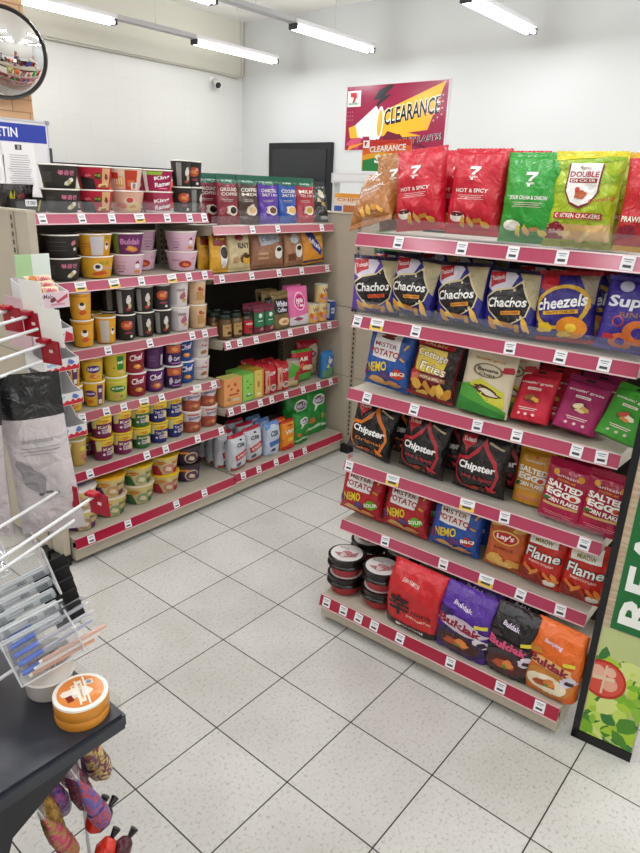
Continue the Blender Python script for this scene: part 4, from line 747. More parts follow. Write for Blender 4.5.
stock(I4, 1.20, .39, g, gr, [
    ('redcarton', -.055, 'narrow red noodle carton', {'yaw': 0, 'd': .05}),
    ('bowl_black', .105, 'black noodle bowl', {'up': [('bowl_black_blank', 'black noodle bowl')], 'yaw': 0, 'yaw2': 0}),
    ('bowl_yellow', .262, 'yellow noodle bowl', {'up': [('bowl_yellow_back', 'yellow noodle bowl')], 'yaw': 0, 'yaw2': 0}),
    ('bowl_pink', .424, 'pale pink noodle bowl', {'up': [('bowl_purple', 'plum noodle bowl')], 'yaw': 0, 'yaw2': 0, 'back': 1, 'bk': 'bowl_pink_noodle', 'bs': .06, 'bd': 'pale pink noodle bowl'}),
    ('bowl_pink_noodle', .590, 'pale pink noodle bowl', {'up': [('bowl_pink', 'pale pink noodle bowl')], 'd': .13, 'yaw2': 60}),
    ('bowl_pink_noodle', .735, 'pale pink noodle bowl', {'up': [('bowl_pink', 'pale pink noodle bowl')], 'yaw': 0, 'yaw2': 0})])
g = "noodle rack's third shelf"; gr = 'noodle cups on the third shelf of the noodle rack'
stock(I4, .92, .365, g, gr, [
    ('cup_yellow', .142, 'yellow noodle cup', {'up': [('cup_yellow', 'yellow noodle cup')], 'yaw': 0, 'yaw2': 0}),
    ('cup_yellow_back', .252, 'yellow noodle cup', {'yaw': 0, 'back': 1, 'bk': 'cup_yellow'}),
    ('cup_black_noodle', .356, 'black noodle cup', {'up': [('cup_black', 'black noodle cup')], 'yaw': 0, 'yaw2': 0, 'back': 1}),
    ('cup_black', .458, 'black noodle cup', {'up': [('cup_black', 'black noodle cup')], 'yaw': 0, 'yaw2': 0}),
    ('cup_black', .558, 'black noodle cup', {'up': [('cup_black_noodle', 'black noodle cup')], 'yaw': 0, 'yaw2': 0, 'back': 1}),
    ('cup_white', .665, 'white noodle cup', {'up': [('cup_white', 'white noodle cup')], 'yaw': 0, 'yaw2': 0}),
    ('cup_cream', .778, 'cream noodle cup', {'up': [('cup_cream', 'cream noodle cup')], 'yaw': 0, 'yaw2': 0})])
g = "noodle rack's fourth shelf"; gr = 'noodle cups on the fourth shelf of the noodle rack'
stock(I4, .65, .35, g, gr, [
    ('cup_mamee', .052, 'yellow noodle cup', {'up': [('cup_mamee_side', 'yellow noodle cup')]}),
    ('cup_mamee_side', .163, 'yellow and purple noodle cup', {'up': [('cup_mamee', 'yellow and purple noodle cup')], 'yaw': 0, 'yaw2': 0, 'back': 1}),
    ('cup_green', .278, 'yellow-green noodle cup', {'up': [('cup_green_side', 'yellow-green noodle cup')], 'yaw': 0, 'yaw2': 0, 'back': 1}),
    ('cup_chef_red', .385, 'dark red noodle cup', {'up': [('cup_chef_red', 'dark red noodle cup')], 'yaw': 0, 'yaw2': 0, 'back': 1}),
    ('cup_chef_pur', .488, 'purple noodle cup', {'up': [('cup_purple_back', 'purple noodle cup')], 'yaw': 0, 'yaw2': 0, 'back': 1}),
    ('cup_dino', .592, 'dark purple noodle cup', {'up': [('cup_dino', 'dark purple noodle cup')], 'yaw': 0, 'yaw2': 0, 'd': -.012}),
    ('cup_chef_blue', .692, 'blue noodle cup', {'up': [('cup_chef_blue', 'blue noodle cup')], 'yaw': 0, 'yaw2': 0, 'd': .02}),
    ('cup_white2', .790, 'pale pink noodle cup', {'up': [('cup_white2', 'pale pink noodle cup')], 'yaw': 0, 'yaw2': 0, 'd': .02})])
g = "noodle rack's fifth shelf"; gr = 'noodle cups on the fifth shelf of the noodle rack'
stock(I4, .402, .31, g, gr, [
    ('cup_small_left', -.045, 'slim yellow noodle cup', {'yaw': 0}),
    ('cup_small_left', .045, 'slim yellow noodle cup', {'yaw': 30, 'd': .03}),
    ('cup_curry', .160, 'purple curry noodle cup', {'up': [('cup_curry', 'purple curry noodle cup')], 'yaw': 20, 'yaw2': 0, 'back': 1, 'bs': -.03}),
    ('cup_curry', .264, 'purple curry noodle cup', {'up': [('cup_curry', 'purple curry noodle cup')], 'yaw': 0, 'yaw2': 12}),
    ('cup_chick', .366, 'green noodle cup', {'up': [('cup_chick', 'green noodle cup')], 'yaw': 0, 'yaw2': 0, 'back': 1}),
    ('cup_tom', .468, 'navy noodle cup', {'up': [('cup_tom', 'navy noodle cup')], 'yaw': 0, 'yaw2': 0, 'back': 1}),
    ('cup_tom', .570, 'navy noodle cup', {'up': [('cup_tom', 'navy noodle cup')], 'yaw': 20, 'yaw2': 10, 'd': .012}),
    ('cup_red', .678, 'terracotta noodle cup', {'up': [('cup_red', 'terracotta noodle cup')], 'yaw': 0, 'yaw2': 0, 'back': 1}),
    ('cup_red', .793, 'terracotta noodle cup', {'up': [('cup_red', 'terracotta noodle cup')], 'yaw': 10, 'yaw2': 0, 'd': .01})])
g = "noodle rack's base"; gr = 'large noodle bowls on the base of the noodle rack'
stock(I4, .13, .245, g, gr, [
    ('hb_purple', .000, 'purple and yellow noodle bowl', {'up': [('hb_purple', 'purple and yellow noodle bowl')], 'yaw': 0, 'back': 1, 'bk': 'hb_yellow'}),
    ('hb_green', .163, 'green and white noodle bowl', {'up': [('hb_orange', 'orange-lidded noodle bowl')], 'yaw': 0, 'd': .02}),
    ('hb_green', .330, 'green and white noodle bowl', {'up': [('hb_yellow', 'yellow-lidded noodle bowl')], 'yaw': 0, 'd': .035, 'back': 1, 'bk': 'hb_yellow'}),
    ('hb_red', .494, 'red and yellow noodle bowl', {'up': [('hb_red', 'red and yellow noodle bowl')], 'yaw': 0, 'yaw2': 0, 'd': .045}),
    ('hb_dark', .660, 'dark purple noodle bowl', {'up': [('hb_dark', 'dark purple noodle bowl')], 'yaw': 0, 'yaw2': 0, 'd': .07})])
# coffee rack
g = "coffee rack's top shelf"; gr = 'coffee pouches on the top shelf of the coffee rack'
stock(I4, 1.408, .395, g, gr, [
    ('gr_red', .935, 'maroon coffee pouch with green top', {'d': .075}), ('gr_red', 1.0, 'maroon coffee pouch with green top', {'lean': -3}), ('gr_brown', 1.140, 'brown coffee pouch with green top', {'lean': -3}), ('gr_purple', 1.290, 'purple coffee pouch with green top', {'back': 1, 'bs': -.04}),
    ('gr_blue', 1.440, 'blue coffee pouch with green top', {}), ('gr_milk', 1.592, 'red tea pouch with green top', {}), ('black_pack', 1.722, 'black coffee pouch', {'lean': -10})])
g = "coffee rack's second shelf"; gr = 'coffee pouches on the second shelf of the coffee rack'
stock(I4, 1.173, .40, g, gr, [
    ('cf_white', .935, 'yellow coffee pouch', {'roll': 2, 'back': 1, 'bs': -.02}), ('cf_klny', 1.078, 'beige coffee pouch with red crest', {'back': 1, 'bs': .02}), ('cf_big', 1.297, 'wide brown coffee pouch', {'back': 1, 'bs': .02}), ('cf_two', 1.510, 'tan coffee pouch', {'roll': -3}), ('cf_oran', 1.684, 'orange coffee pouch with blue band', {'roll': -4})])
g = "coffee rack's third shelf"; gr = 'drink packs on the third shelf of the coffee rack'
stock(I4, .848, .325, g, gr, [
    ('jar', .912, 'coffee jar with dark lid', {'back': 2, 'yaw': 0}), ('jar', .988, 'coffee jar with dark lid', {'back': 2, 'yaw': 0}), ('jar_red', 1.065, 'red-labelled coffee jar', {'back': 1, 'yaw': 0}),
    ('star', 1.143, 'green and maroon coffee pouch', {'lean': 0, 'back': 2, 'bs': 0}), ('star', 1.222, 'green and maroon coffee pouch', {'lean': 0, 'back': 2, 'bs': 0}), ('whitecof', 1.328, 'dark white-coffee pouch', {'back': 2, 'd': .0, 'bs': -.015}), ('pinkpack', 1.482, 'pink drink pouch', {'back': 1, 'bs': .03, 'lean': -8}),
    ('milkcan', 1.605, 'condensed milk can', {'back': 1}), ('milkcan', 1.692, 'condensed milk can', {'up': [('milkcan', 'condensed milk can')], 'yaw': 0, 'yaw2': 0}), ('bluecan', 1.762, 'blue milk carton', {'yaw': 0})])
g = "coffee rack's fourth shelf"; gr = 'drink packs on the fourth shelf of the coffee rack'
stock(I4, .492, .31, g, gr, [
    ('teabox_or', .925, 'orange tea box', {'yaw': -3}), ('teabox_gr', 1.035, 'green tea box', {'yaw': 0}), ('teabox_ye', 1.118, 'cream tea box', {'yaw': 0}), ('boh', 1.215, 'red drink pack', {'back': 3, 'lean': 0, 'bs': 0}), ('boh', 1.320, 'red drink pack', {'back': 2, 'lean': 0, 'bs': 0}),
    ('redgreen', 1.413, 'green and red drink pack', {'d': .01, 'roll': 6}), ('ahhuat', 1.545, 'red drink pack with green top', {'roll': 4, 'd': .05}), ('nestum', 1.672, 'large red cereal pack', {'roll': 3, 'd': .12}), ('bluepk', 1.732, 'blue drink pack', {})])
g = "coffee rack's base"; gr = 'sugar and malt packs on the base of the coffee rack'
stock(I4, .135, .25, g, gr, [
    ('sugar_red', .925, 'silver sugar packet with red label', {'back': 3, 'yaw': 6, 'd': .01, 'bs': -.02}), ('sugar_red', 1.070, 'silver sugar packet with red label', {'back': 2, 'roll': -4, 'd': .03, 'bs': .01}), ('sugar_blue', 1.205, 'pale blue sugar packet', {'back': 2, 'd': .02}),
    ('orangepk', 1.335, 'orange malt drink pouch', {'d': .02, 'back': 1}), ('milo', 1.468, 'green malt drink pouch', {'d': .03, 'bk': 'milo_big', 'back': 1, 'bs': .04, 'bd': 'large green malt pouch'}), ('milo_big', 1.672, 'large green malt drink pouch', {'d': .08, 'lean': -4, 'back': 1, 'bs': -.05})])

# far side of the noodle and coffee racks, reflected in the convex mirror
BM = Matrix.Translation((1.76, 1.64, 0)) @ Matrix.Rotation(PI, 4, 'Z')
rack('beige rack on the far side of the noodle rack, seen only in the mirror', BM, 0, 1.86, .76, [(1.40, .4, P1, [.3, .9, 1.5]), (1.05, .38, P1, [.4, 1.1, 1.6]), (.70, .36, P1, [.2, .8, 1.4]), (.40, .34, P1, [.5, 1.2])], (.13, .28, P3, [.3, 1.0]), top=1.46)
far = ['spicy', 'decker', 'chachos', 'green', 'mp_blue', 'lays', 'flame', 'milo_big', 'pinkpack', 'cheezels', 'cf_oran', 'gr_blue', 'bul_or', 'egg_red']
for r_i, (z, lip, nm) in enumerate(((1.40, .4, 'top'), (1.05, .38, 'second'), (.70, .36, 'third'), (.40, .34, 'fourth'))):
    for q in range(6 if r_i == 0 else 8):
        kk = far[(q * 3 + r_i * 5) % len(far)]
        put(kk, BM @ Matrix.Translation((.13 + q * .225, lip + .09, z + .001)), f'{ORD[q]} pack from the left on the {nm} shelf of the rack reflected in the mirror', 'packs on the rack reflected in the mirror')

# ------------------------------------------------------------------ end gondolas, mirror, board, signs
def end_panel(label, x, y0, y1, ztop, posts, face=-1, th=.03):
    g = thing('end_panel', label, 'panel', (x, 0, 0)); b = MB(); b.box((0, y0, .05), (th, y1, ztop), BEIGE)
    for z in (.50, .93): b.box((-.001, y0, z), (0, y1, z + .003), mat('6E675A'))
    b.build('panel', g)
    for y in posts:
        u = MB(); u.box((-.006, y - .015, .05), (0, y + .015, ztop + .003), BEIGE2)
        for i in range(46): u.box((-.0066, y - .005, .12 + i * .0295), (-.006, y + .005, .137 + i * .0295), '1A1815')
        u.build('slotted_upright', g)
    for ya in (y0, y1 - .06, posts[0] - .02): MB().box((-.03, ya, 0), (th, ya + .06, .055), '191715').build('foot', g)
    MB().box((-.004, y0, ztop), (th + .004, y1, ztop + .008), mat('C6BDAC', 'paint')).build('top_cap', g)
    return g
end_panel('beige slotted end panel closing the left end of the noodle rack', -.135, .265, 1.25, 1.478, (.375,))
end_panel('beige slotted end panel between the coffee rack and snack rack', 1.81, -.75, .83, 1.466, (.205,))
# packs hung beyond the slotted post, behind the snack rack
put('milo', Matrix.Translation((1.762, -.01, 1.20)) @ Matrix.Rotation(-PI / 2, 4, 'Z'), 'green malt pouch in the gap behind snack rack\'s left end, second shelf')
sh = MB().box((-.115, -.72, -.02), (0, .07, 0), DECK).build('wall_shelf'); sh.location = (1.805, 0, 1.198); tag(sh, 'upper beige shelf on the end panel behind the snack rack', 'shelf')
# things standing on top of the end panels
def small_box(name, label, cat, loc, dims, col, art, rz=0, parts=True):
    t = thing(name, label, cat, loc, rz); w, dd, h = dims
    m = MB(); m.box((-w / 2, -dd / 2, 0), (w / 2, dd / 2, h), mat(col), bev=.0015); decals(m, art, w, h, lambda x, y, l: (x, -dd / 2 - l * .6, y)); m.build('carton', t)
    MB().box((-w / 2 + .001, -dd / 2 + .001, h), (w / 2 - .001, dd / 2 - .001, h + .001), mat('E6E2DA')).build('top_flap', t)
    return t
hs = tag(MB().box((1.85, -.7, 1.44), (2.15, .8, 1.465), DECK).box((2.12, -.7, 0), (2.15, .6, 1.44), BEIGE).build('counter_shelf'), 'beige shelf behind the end panel carrying small boxes', 'shelf')
small_box('snack_box', 'white and orange snack box on top behind the end panel', 'box', (1.98, .42, 1.466), (.2, .1, .05), 'D8D4D0', [('r', -.5, .5, .3, .6, '3A5AA8'), ('r', .4, .5, .5, .8, 'B0683A')], -PI / 2)
small_box('snack_box', 'orange-topped box stacked on the white and orange snack box', 'box', (1.99, .40, 1.518), (.22, .1, .06), 'E0D2BC', [('r', 0, .8, 1, .4, 'E09A3A'), ('t', 0, .4, .8, .3, 'CHIPS', 'C8603A')], -PI / 2)
small_box('snack_box', 'brown box beside the white and orange snack box', 'box', (1.99, .24, 1.466), (.13, .1, .05), 'A8643A', [('r', 0, .5, .5, .8, 'C8946A')], -PI / 2)
rl = tag(MB().box((2.2, -.6, 1.64), (2.24, .75, 1.70), mat('C9CCD0', 'paint')).box((2.199, -.58, 1.652), (2.2, .73, 1.69), mat('DADDE2')).box((2.21, .70, 0), (2.23, .73, 1.64), mat('B9BCC0', 'paint')).box((2.21, -.57, 0), (2.23, -.54, 1.64), mat('B9BCC0', 'paint')).build('header_rail'), 'pale grey header rail behind the slumping brown crisp bag', 'rail')

# dark low cabinet top seen over the noodle rack
cb = thing('display_fridge', 'dark-topped display fridge against the left wall, over the noodle cups', 'fridge', (2.0, 0, 0))
MB().box((0, 3.75, 0), (1.6, 4.28, 1.66), mat('C8C6BE', 'paint'), bev=.01).build('cabinet', cb)
MB().box((-.02, 3.72, 1.66), (1.62, 4.29, 1.735), mat('2C2B2B', 'paint'), bev=.006).build('top_panel', cb)

# poster on the white wall
pt = thing('clearance_poster', 'crimson and yellow clearance poster taped to the white wall', 'poster', (WX - .004, 2.06, 2.0)); PW, PH = 1.27, .64
m = MB(); m.box((-PW / 2, -.003, -.0), (PW / 2, .003, PH), mat('D8D4D6'))
art = [('r', 0, .5, .985, .97, '971B45'), ('p', [(-.95, .1), (-.45, .5), (-.7, .02)], 'C84A6A'), ('p', [(-.25, .58), (.92, .97), (.66, .30), (-.25, .22)], 'F0B429'), ('p', [(-.1, .30), (.75, .08), (.4, .16), (.8, .0), (-.2, .18)], '6A1030'),
       ('p', [(.1, .3), (.55, .22), (.2, .2)], 'F0B429'), ('t', .33, .585, .53, .25, 'CLEARANCE', 'F4F0E6', 9, .15, .11), ('t', .335, .575, .52, .24, 'CLEARANCE', '1E1A20', 9, .15, .045),
       ('t', .38, .15, .55, .10, 'WHILE IT LASTS!', 'E6DCE0', 6, .1, .1), ('t', .38, .148, .55, .095, 'WHILE IT LASTS!', '2A1A20', 6, .1, .04),
       ('p', [(-.32, .9), (-.1, .98), (-.02, .96), (-.2, .82), (-.05, .84), (-.42, .62), (-.28, .78), (-.42, .76)], '2A2A2E'),
       ('p', [(-.78, .22), (-.82, .36), (-.35, .68), (-.22, .52), (-.20, .26), (-.34, .16)], 'E8E4E2'), ('e', -.26, .42, .07, .5, 'F2F0EE', -4), ('e', -.26, .42, .05, .4, 'D8B03A', -4), ('p', [(-.86, .2), (-.9, .36), (-.76, .4), (-.7, .2)], 'E8B02A'), ('p', [(-.6, .22), (-.5, .04), (-.42, .06), (-.46, .22)], '971B45'),
       ('p', [(-.5, .14), (-.92, -.0), (-.86, .08)], 'E8902A'), ('r', -.81, .80, .14, .24, 'F2F0EE')] + [('e', .62 + .07 * i, .62 - .09 * j + .04 * i, .014, .026, 'E8A8B4') for i in range(5) for j in range(4)] + [('e', -.92 + .05 * i, .6 - .06 * j, .009, .018, 'D87A94') for i in range(3) for j in range(3)]
art += [('p', [(-.875, .89), (-.75, .89), (-.75, .83), (-.80, .74), (-.835, .74), (-.8, .82), (-.875, .83)], 'C8283A'), ('t', -.81, .725, .1, .03, 'ELEVEN', '2A6A3A')]
decals(m, art, PW, PH, lambda x, y, l: (x, -.003 - l, y), 'gloss', eps=.0006)
pm = m.build('poster_sheet', pt); pt.rotation_euler = (0, 0, -PI / 2)
# sale sign on a small stand
st = thing('sale_sign', 'clearance sale sign standing above the upright light brown crisp bag', 'sign', (1.05, -.50, 1.50)); m = MB(); SW, SH = .32, .16
m.box((-SW / 2, -.002, .225), (SW / 2, .002, .225 + SH), mat('E0682A'))
sa = [('p', [(-1, .0), (-1, .34), (-.4, .46), (.2, .36), (1, .46), (1, 0)], '2E8A46'), ('p', [(-1, .34), (-1, .5), (-.3, .62), (1, .5), (1, .42), (.2, .34), (-.4, .44)], 'E8A82A'), ('r', -.86, .86, .16, .24, 'F2F0EE'), ('p', [(-.92, .94), (-.8, .94), (-.86, .8), (-.9, .8)], 'C8283A'), ('p', [(-1, 1), (1, 1), (1, .8), (.2, .9), (-.6, .75), (-1, .7)], 'C8342A'),
      ('t', .05, .73, .74, .2, 'CLEARANCE', 'F6F2EC', 3, .1, .06), ('t', .1, .42, .56, .28, 'SALE', 'F6F2EC', 3, .1, .09)]
decals(m, [sa[4]] + sa[:4] + sa[5:], SW, SH, lambda x, y, l: (x, -.002 - l, y + .225), 'gloss', eps=.0006); m.build('sign_card', st)
MB().box((-.008, .002, -.005), (.008, .005, .25), mat('C8CACC', 'metal')).box((-.03, -.012, -.002), (.03, .012, .002), mat('C8CACC', 'metal')).build('stand', st)
st.rotation_euler = (0, 0, -PI / 2); st.location = (1.825, .07, 1.477)
MB  # noqa
tag(MB().box((.86, -.78, .05), (.89, -.20, 1.49), BEIGE).box((.85, -.75, 0), (.90, -.70, .05), '191715').box((.85, -.28, 0), (.90, -.23, .05), '191715').build('end_panel'), 'low beige back panel extending behind the snack rack\'s left end', 'panel') if False else None

# convex mirror on the pillar
mi = thing('convex_mirror', 'round convex security mirror with dark rim on the brick pillar', 'mirror', (.639, 1.86, 2.236)); RM = .222
MIR, nt, b = node_mat('mirror_glass'); b.inputs['Metallic'].default_value = 1; b.inputs['Roughness'].default_value = .02; b.inputs['Base Color'].default_value = (.9, .9, .9, 1)
prof = [(RM * math.sin(R(a)) / math.sin(R(40)), RM / math.sin(R(40)) * (math.cos(R(a)) - math.cos(R(40)))) for a in range(40, -1, -2)]; prof[-1] = (.0005, prof[-1][1])
MB().lathe(prof, 64, MIR, cap=False).build('mirror_dome', mi, smooth=True)
MB().lathe([(RM - .004, -.01), (RM + .010, -.01), (RM + .013, .002), (RM + .008, .012), (RM - .004, .008)], 64, mat('2A2826', 'gloss')).build('rim', mi, smooth=True)
MB().lathe([(.001, -.02), (RM * .8, -.018), (RM, -.006)], 48, mat('2A2826', 'gloss'), cap=False).tube([(0, 0, -.02), (0, 0, -.07), (0, .03, -.13)], .012, mat('6A6A6A', 'metal')).build('wall_arm', mi, smooth=True)
mi.rotation_euler = Vector((-.42, -.86, -.22)).to_track_quat('Z', 'Y').to_euler()
# bulletin board
bb = thing('bulletin_board', 'white bulletin board with a blue header, left behind noodle rack', 'notice board', (.45, 1.88, 1.42)); BW2, BH = .92, .50
m = MB(); m.box((-BW2 / 2, 0, 0), (BW2 / 2, .03, BH), mat('E9E9EC', 'gloss')); decals(m, [('r', 0, .865, .99, .20, '2B3FA6'), ('t', .29, .865, .29, .105, 'BULLETIN', 'EDEFF6', 0, 0, .04)], BW2, BH, lambda x, y, l: (x, -l, y)); m.build('board', bb)
m = MB()
for a_ in ((-BW2 / 2 - .008, -.005, -.008, -BW2 / 2 + .004, .035, BH + .008), (BW2 / 2 - .004, -.005, -.008, BW2 / 2 + .008, .035, BH + .008), (-BW2 / 2, -.005, BH - .004, BW2 / 2, .035, BH + .008), (-BW2 / 2, -.005, -.008, BW2 / 2, .035, .004)): m.box(a_[:3], a_[3:], mat('C9CBD0', 'metal'))
m.box((BW2 / 2 - .012, -.01, BH - .012), (BW2 / 2 + .012, .037, BH + .012), '9A9CA2', bev=.003).box((BW2 / 2 - .004, -.012, .2), (BW2 / 2 + .010, -.004, .36), '3A3C44'); m.build('board_frame', bb)
bb.location = (.455, 1.95, 1.41)
def paper(label, x, z, w, h, pho=False, rz=0):
    m = MB(); m.box((-w / 2, -.001, 0), (w / 2, 0, h), mat('F2F2F2')); r = random.Random(int(x * 900))
    a = [('r', -.05 + r.random() * .1, .9 - .045 * i, .72 * (.7 + .3 * r.random()), .012, 'A9ABB2') for i in range(18)]
    if pho: a = [('r', .0, .92, .2, .1, '3A3C44'), ('r', .02, .92, .08, .08, 'B0A8A0')] + a[3:]
    decals(m, a, w, h, lambda x_, y_, l: (x_, -.001 - l, y_)); o = m.build('notice_paper'); o.location = (x, 1.947, z); o.rotation_euler = (0, rz, 0); tag(o, label, 'notice')
paper('white notice with a small picture, pinned right of board centre', .845 - .13, 1.50, .2, .285, True)
paper('white notice overlapping lower, at the board\'s left part', .845 - .33, 1.47, .2, .25, False, .03)
# camera
cc = thing('security_camera', 'white bullet security camera on the upper left wall', 'security camera', (4.31, WY - .06, 2.70))
MB().lathe([(.035, 0), (.035, .012), (.02, .02)], 20, mat('E4E4E0', 'gloss'), Matrix.Translation((0, .06, .04)) @ Matrix.Rotation(PI / 2, 4, 'X')).tube([(0, .045, .04), (0, 0, .03)], .01, mat('E4E4E0', 'gloss')).build('mount', cc, smooth=True)
D = Matrix.Translation((0, -.02, 0)) @ Matrix.Rotation(R(118), 4, 'X') @ Matrix.Rotation(R(-18), 4, 'Y')
MB().lathe([(.03, -.05), (.036, -.045), (.036, .05), (.04, .052), (.04, .07)], 24, mat('E8E8E4', 'gloss'), D).build('housing', cc, smooth=True)
MB().lathe([(.034, .0702), (.030, .0712), (.012, .073)], 24, mat('2A2A2C', 'gloss'), D).build('lens', cc, smooth=True)

# promotional board at the snack rack's right end
pb = thing('promo_board', 'tall wood-print promo board with green banner and salad picture', 'promo board', (.432, -1.752, 0)); BW3, BH3 = .175, 1.75
pb.rotation_euler = (0, 0, -PI / 2 + R(5))
m = MB(); m.box((0, 0, .03), (BW3, .02, BH3), mat('15161A', 'paint')).box((.0, -.006, 0), (BW3, .02, .032), mat('15161A', 'paint')).box((-.0, -.006, .0), (.02, .02, BH3), mat('15161A', 'paint')); m.build('frame', pb)
wood = noisy('printed_wood', 'B59C80', 'D3C0A6', 6, .4, 5, 0, (3, 1, 26))
m = MB(); m.box((.02, -.003, .035), (BW3, 0, BH3), wood)
LW, LH = BW3 - .02, BH3 - .035; cxp = .02 + LW / 2
def leafshape(x, y, l, a, w=.35):
    c, s = math.cos(a), math.sin(a); pts = []
    for t, k in ((0, 0), (.2, .7), (.45, 1), (.75, .7), (1, 0), (.75, -.75), (.45, -1), (.2, -.6)):
        px, py = t * l, k * w * l * .5; pts.append(((x + (px * c - py * s)) / (LW / 2), (y + (px * s + py * c)) / LH))
    return pts
r = random.Random(11); la = []
for i in range(170):
    u, v = r.uniform(-LW / 2, LW / 2), r.uniform(0, 1)
    y = (.005 + v * .42) * .655
    if .10 < y < .15 and u < -.01: continue
    la.append(('p', leafshape(u, y, r.uniform(.03, .085), r.uniform(0, 6.28), r.uniform(.35, .8)), ['A9CC3A', '7DB52C', 'C3DB62', '4E8A2A', '8FBF3F', 'D5E08A', '3A7A3A', 'B7D34F'][i % 8]))
la = [('r', 0, .11, 1, .235, 'BFC98A')] + la
la += [('e', -.55, .125, .82, .078, 'B8241E', 8), ('e', -.55, .125, .74, .068, 'D4503E', 8), ('e', -.78, .136, .28, .03, 'E8B09A', 20), ('e', -.3, .118, .28, .028, 'E6A890', -30), ('e', -.35, .143, .2, .02, 'E8B8A0', 30), ('p', [(-.95, .128), (-.15, .134), (-.15, .127), (-.95, .12)], 'E0C8A8'), ('p', [(-.58, .095), (-.5, .095), (-.48, .155), (-.56, .155)], 'E0C8A8')]
la += [('r', .135, .565, .865, .67, '1F6E38')]
tw = .62
decals(m, la, LW, LH, lambda x, y, l: (cxp + x, -.003 - l, .035 + y), 'paper', step=.05, eps=.0003, gap=.000012)
m.build('printed_panel', pb)
t2 = MB(); vs, fs = text_mesh('READY TO EAT', .06); t2.add([(.098 - y * .085, -.0072, .455 + .62 + x * 1.24) for x, y in vs], fs, mat('F0F2EC')); t2.build('banner_lettering', pb)

# ------------------------------------------------------------------ near left: counter, hooks, display
CT = .80
ct = thing('checkout_counter', 'black checkout counter with a rounded front corner, near left', 'counter', (0, 0, 0))
slate = noisy('slate_top', '23262E', '2E323C', 7, .32, 3, sp=.5)
m = MB(); m.box((-2.4, -1.388, CT - .032), (-.905, -.55, CT), slate, bev=.006); m.build('counter_top', ct)
m = MB(); m.box((-2.4, -1.37, .0), (-1.13, -.6, CT - .032), mat('17181C', 'paint'), bev=.01)
m.add([(-2.4, -1.384, CT - .03), (-.99, -1.384, CT - .03), (-1.10, -1.384, CT - .09), (-1.14, -1.384, CT - .20), (-1.16, -1.384, .0), (-2.4, -1.384, .0)] + [(-2.4, -1.36, CT - .03), (-.99, -1.36, CT - .03), (-1.10, -1.36, CT - .09), (-1.14, -1.36, CT - .20), (-1.16, -1.36, .0), (-2.4, -1.36, .0)],
      [(0, 1, 2, 3, 4, 5), (11, 10, 9, 8, 7, 6), (0, 6, 7, 1), (1, 7, 8, 2), (2, 8, 9, 3), (3, 9, 10, 4)], mat('1C1D22', 'paint')); m.build('counter_body', ct)
MB().box((-.912, -1.378, CT), (-.909, -.62, CT + .028), CLEAR).build('edge_guard', ct)
# tin and tub
tn = thing('candy_tin', 'round orange tape-style tin with white label on the black counter', 'tin', (-.951, -1.334, CT), R(-20)); r_ = .042
MB().lathe([(r_ * .97, 0), (r_, .003), (r_, .016), (r_ * .985, .017), (r_, .018), (r_, .036), (r_ * .97, .038)], 48, mat('C98428', 'gloss')).build('tin_body', tn, smooth=True)
m = MB(); m.lathe([(r_ * .97, .037), (r_ * 1.0, .038), (r_ * .99, .0415), (r_ * .84, .042), (r_ * .83, .0405)], 48, mat('EDE8E0', 'gloss'), cap=False); m.lathe([(r_ * .96, .038), (r_ * .86, .0405)], 48, mat('D98A4A', 'gloss'))
LA = [('e', 0, .5, .99, .99, 'D9853F'), ('b', -.15, .5, .5, .7, 'E8DCD0', 80), ('r', .25, .5, .04, .9, 'EDE8E0'), ('r', -.12, .48, .035, .8, 'EDE8E0'), ('r', .02, .5, .12, .7, 'E9DCC8'), ('t', .02, .5, .5, .05, 'CHEWING GUM', '8A4A1E', 90), ('t', -.25, .55, .4, .09, 'MINTS', 'F4F0E8', 90), ('r', -.5, .35, .14, .2, '7A2A1A', 10), ('r', .45, .72, .16, .16, 'D8D0C8'), ('r', .45, .72, .1, .1, '8A8A94')]
for (vs, fs, col) in [q for q in shapes(LA, r_ * 1.7, r_ * 1.7)]: m.add([(x, y - r_ * .85, .0416 + .00005 * len(m.f) ** .5) for x, y in vs], fs, mat(col, 'gloss'))
m.build('tin_lid', tn, smooth=False)
tb = thing('plastic_tub', 'translucent white plastic tub behind the orange tin', 'tub', (-.958, -1.247, CT))
PL = clear('milky_plastic', (.80, .76, .72, 1), .86, .35)
MB().lathe([(.032, 0), (.035, .003), (.038, .034), (.0395, .036), (.0395, .04), (.0385, .042), (.040, .066), (.042, .068), (.041, .070)], 40, PL, cap=False).lathe([(.001, .002), (.031, .003)], 40, PL, cap=False).build('tub_body', tb, smooth=True)
MB().lathe([(.040, .0345), (.042, .037), (.040, .040)], 40, mat('D9D3CC', 'gloss'), cap=False).build('handle_band', tb, smooth=True)
for i in range(7):
    a = i * .9; o = MB().tube([(.0, 0, 0), (.0, 0, .055)], .0045, mat(['D9A890', 'C98A78', 'E2B8A0'][i % 3], 'gloss')).build('candy_stick', smooth=True)
    o.location = (-.958 + .018 * math.cos(a), -1.247 + .018 * math.sin(a), CT + .012); o.rotation_euler = (.1 * math.sin(a), .15 * math.cos(a), 0)
    tag(o, 'peach candy stick inside the translucent tub behind the tin', 'candy', 'candy sticks in the tub')

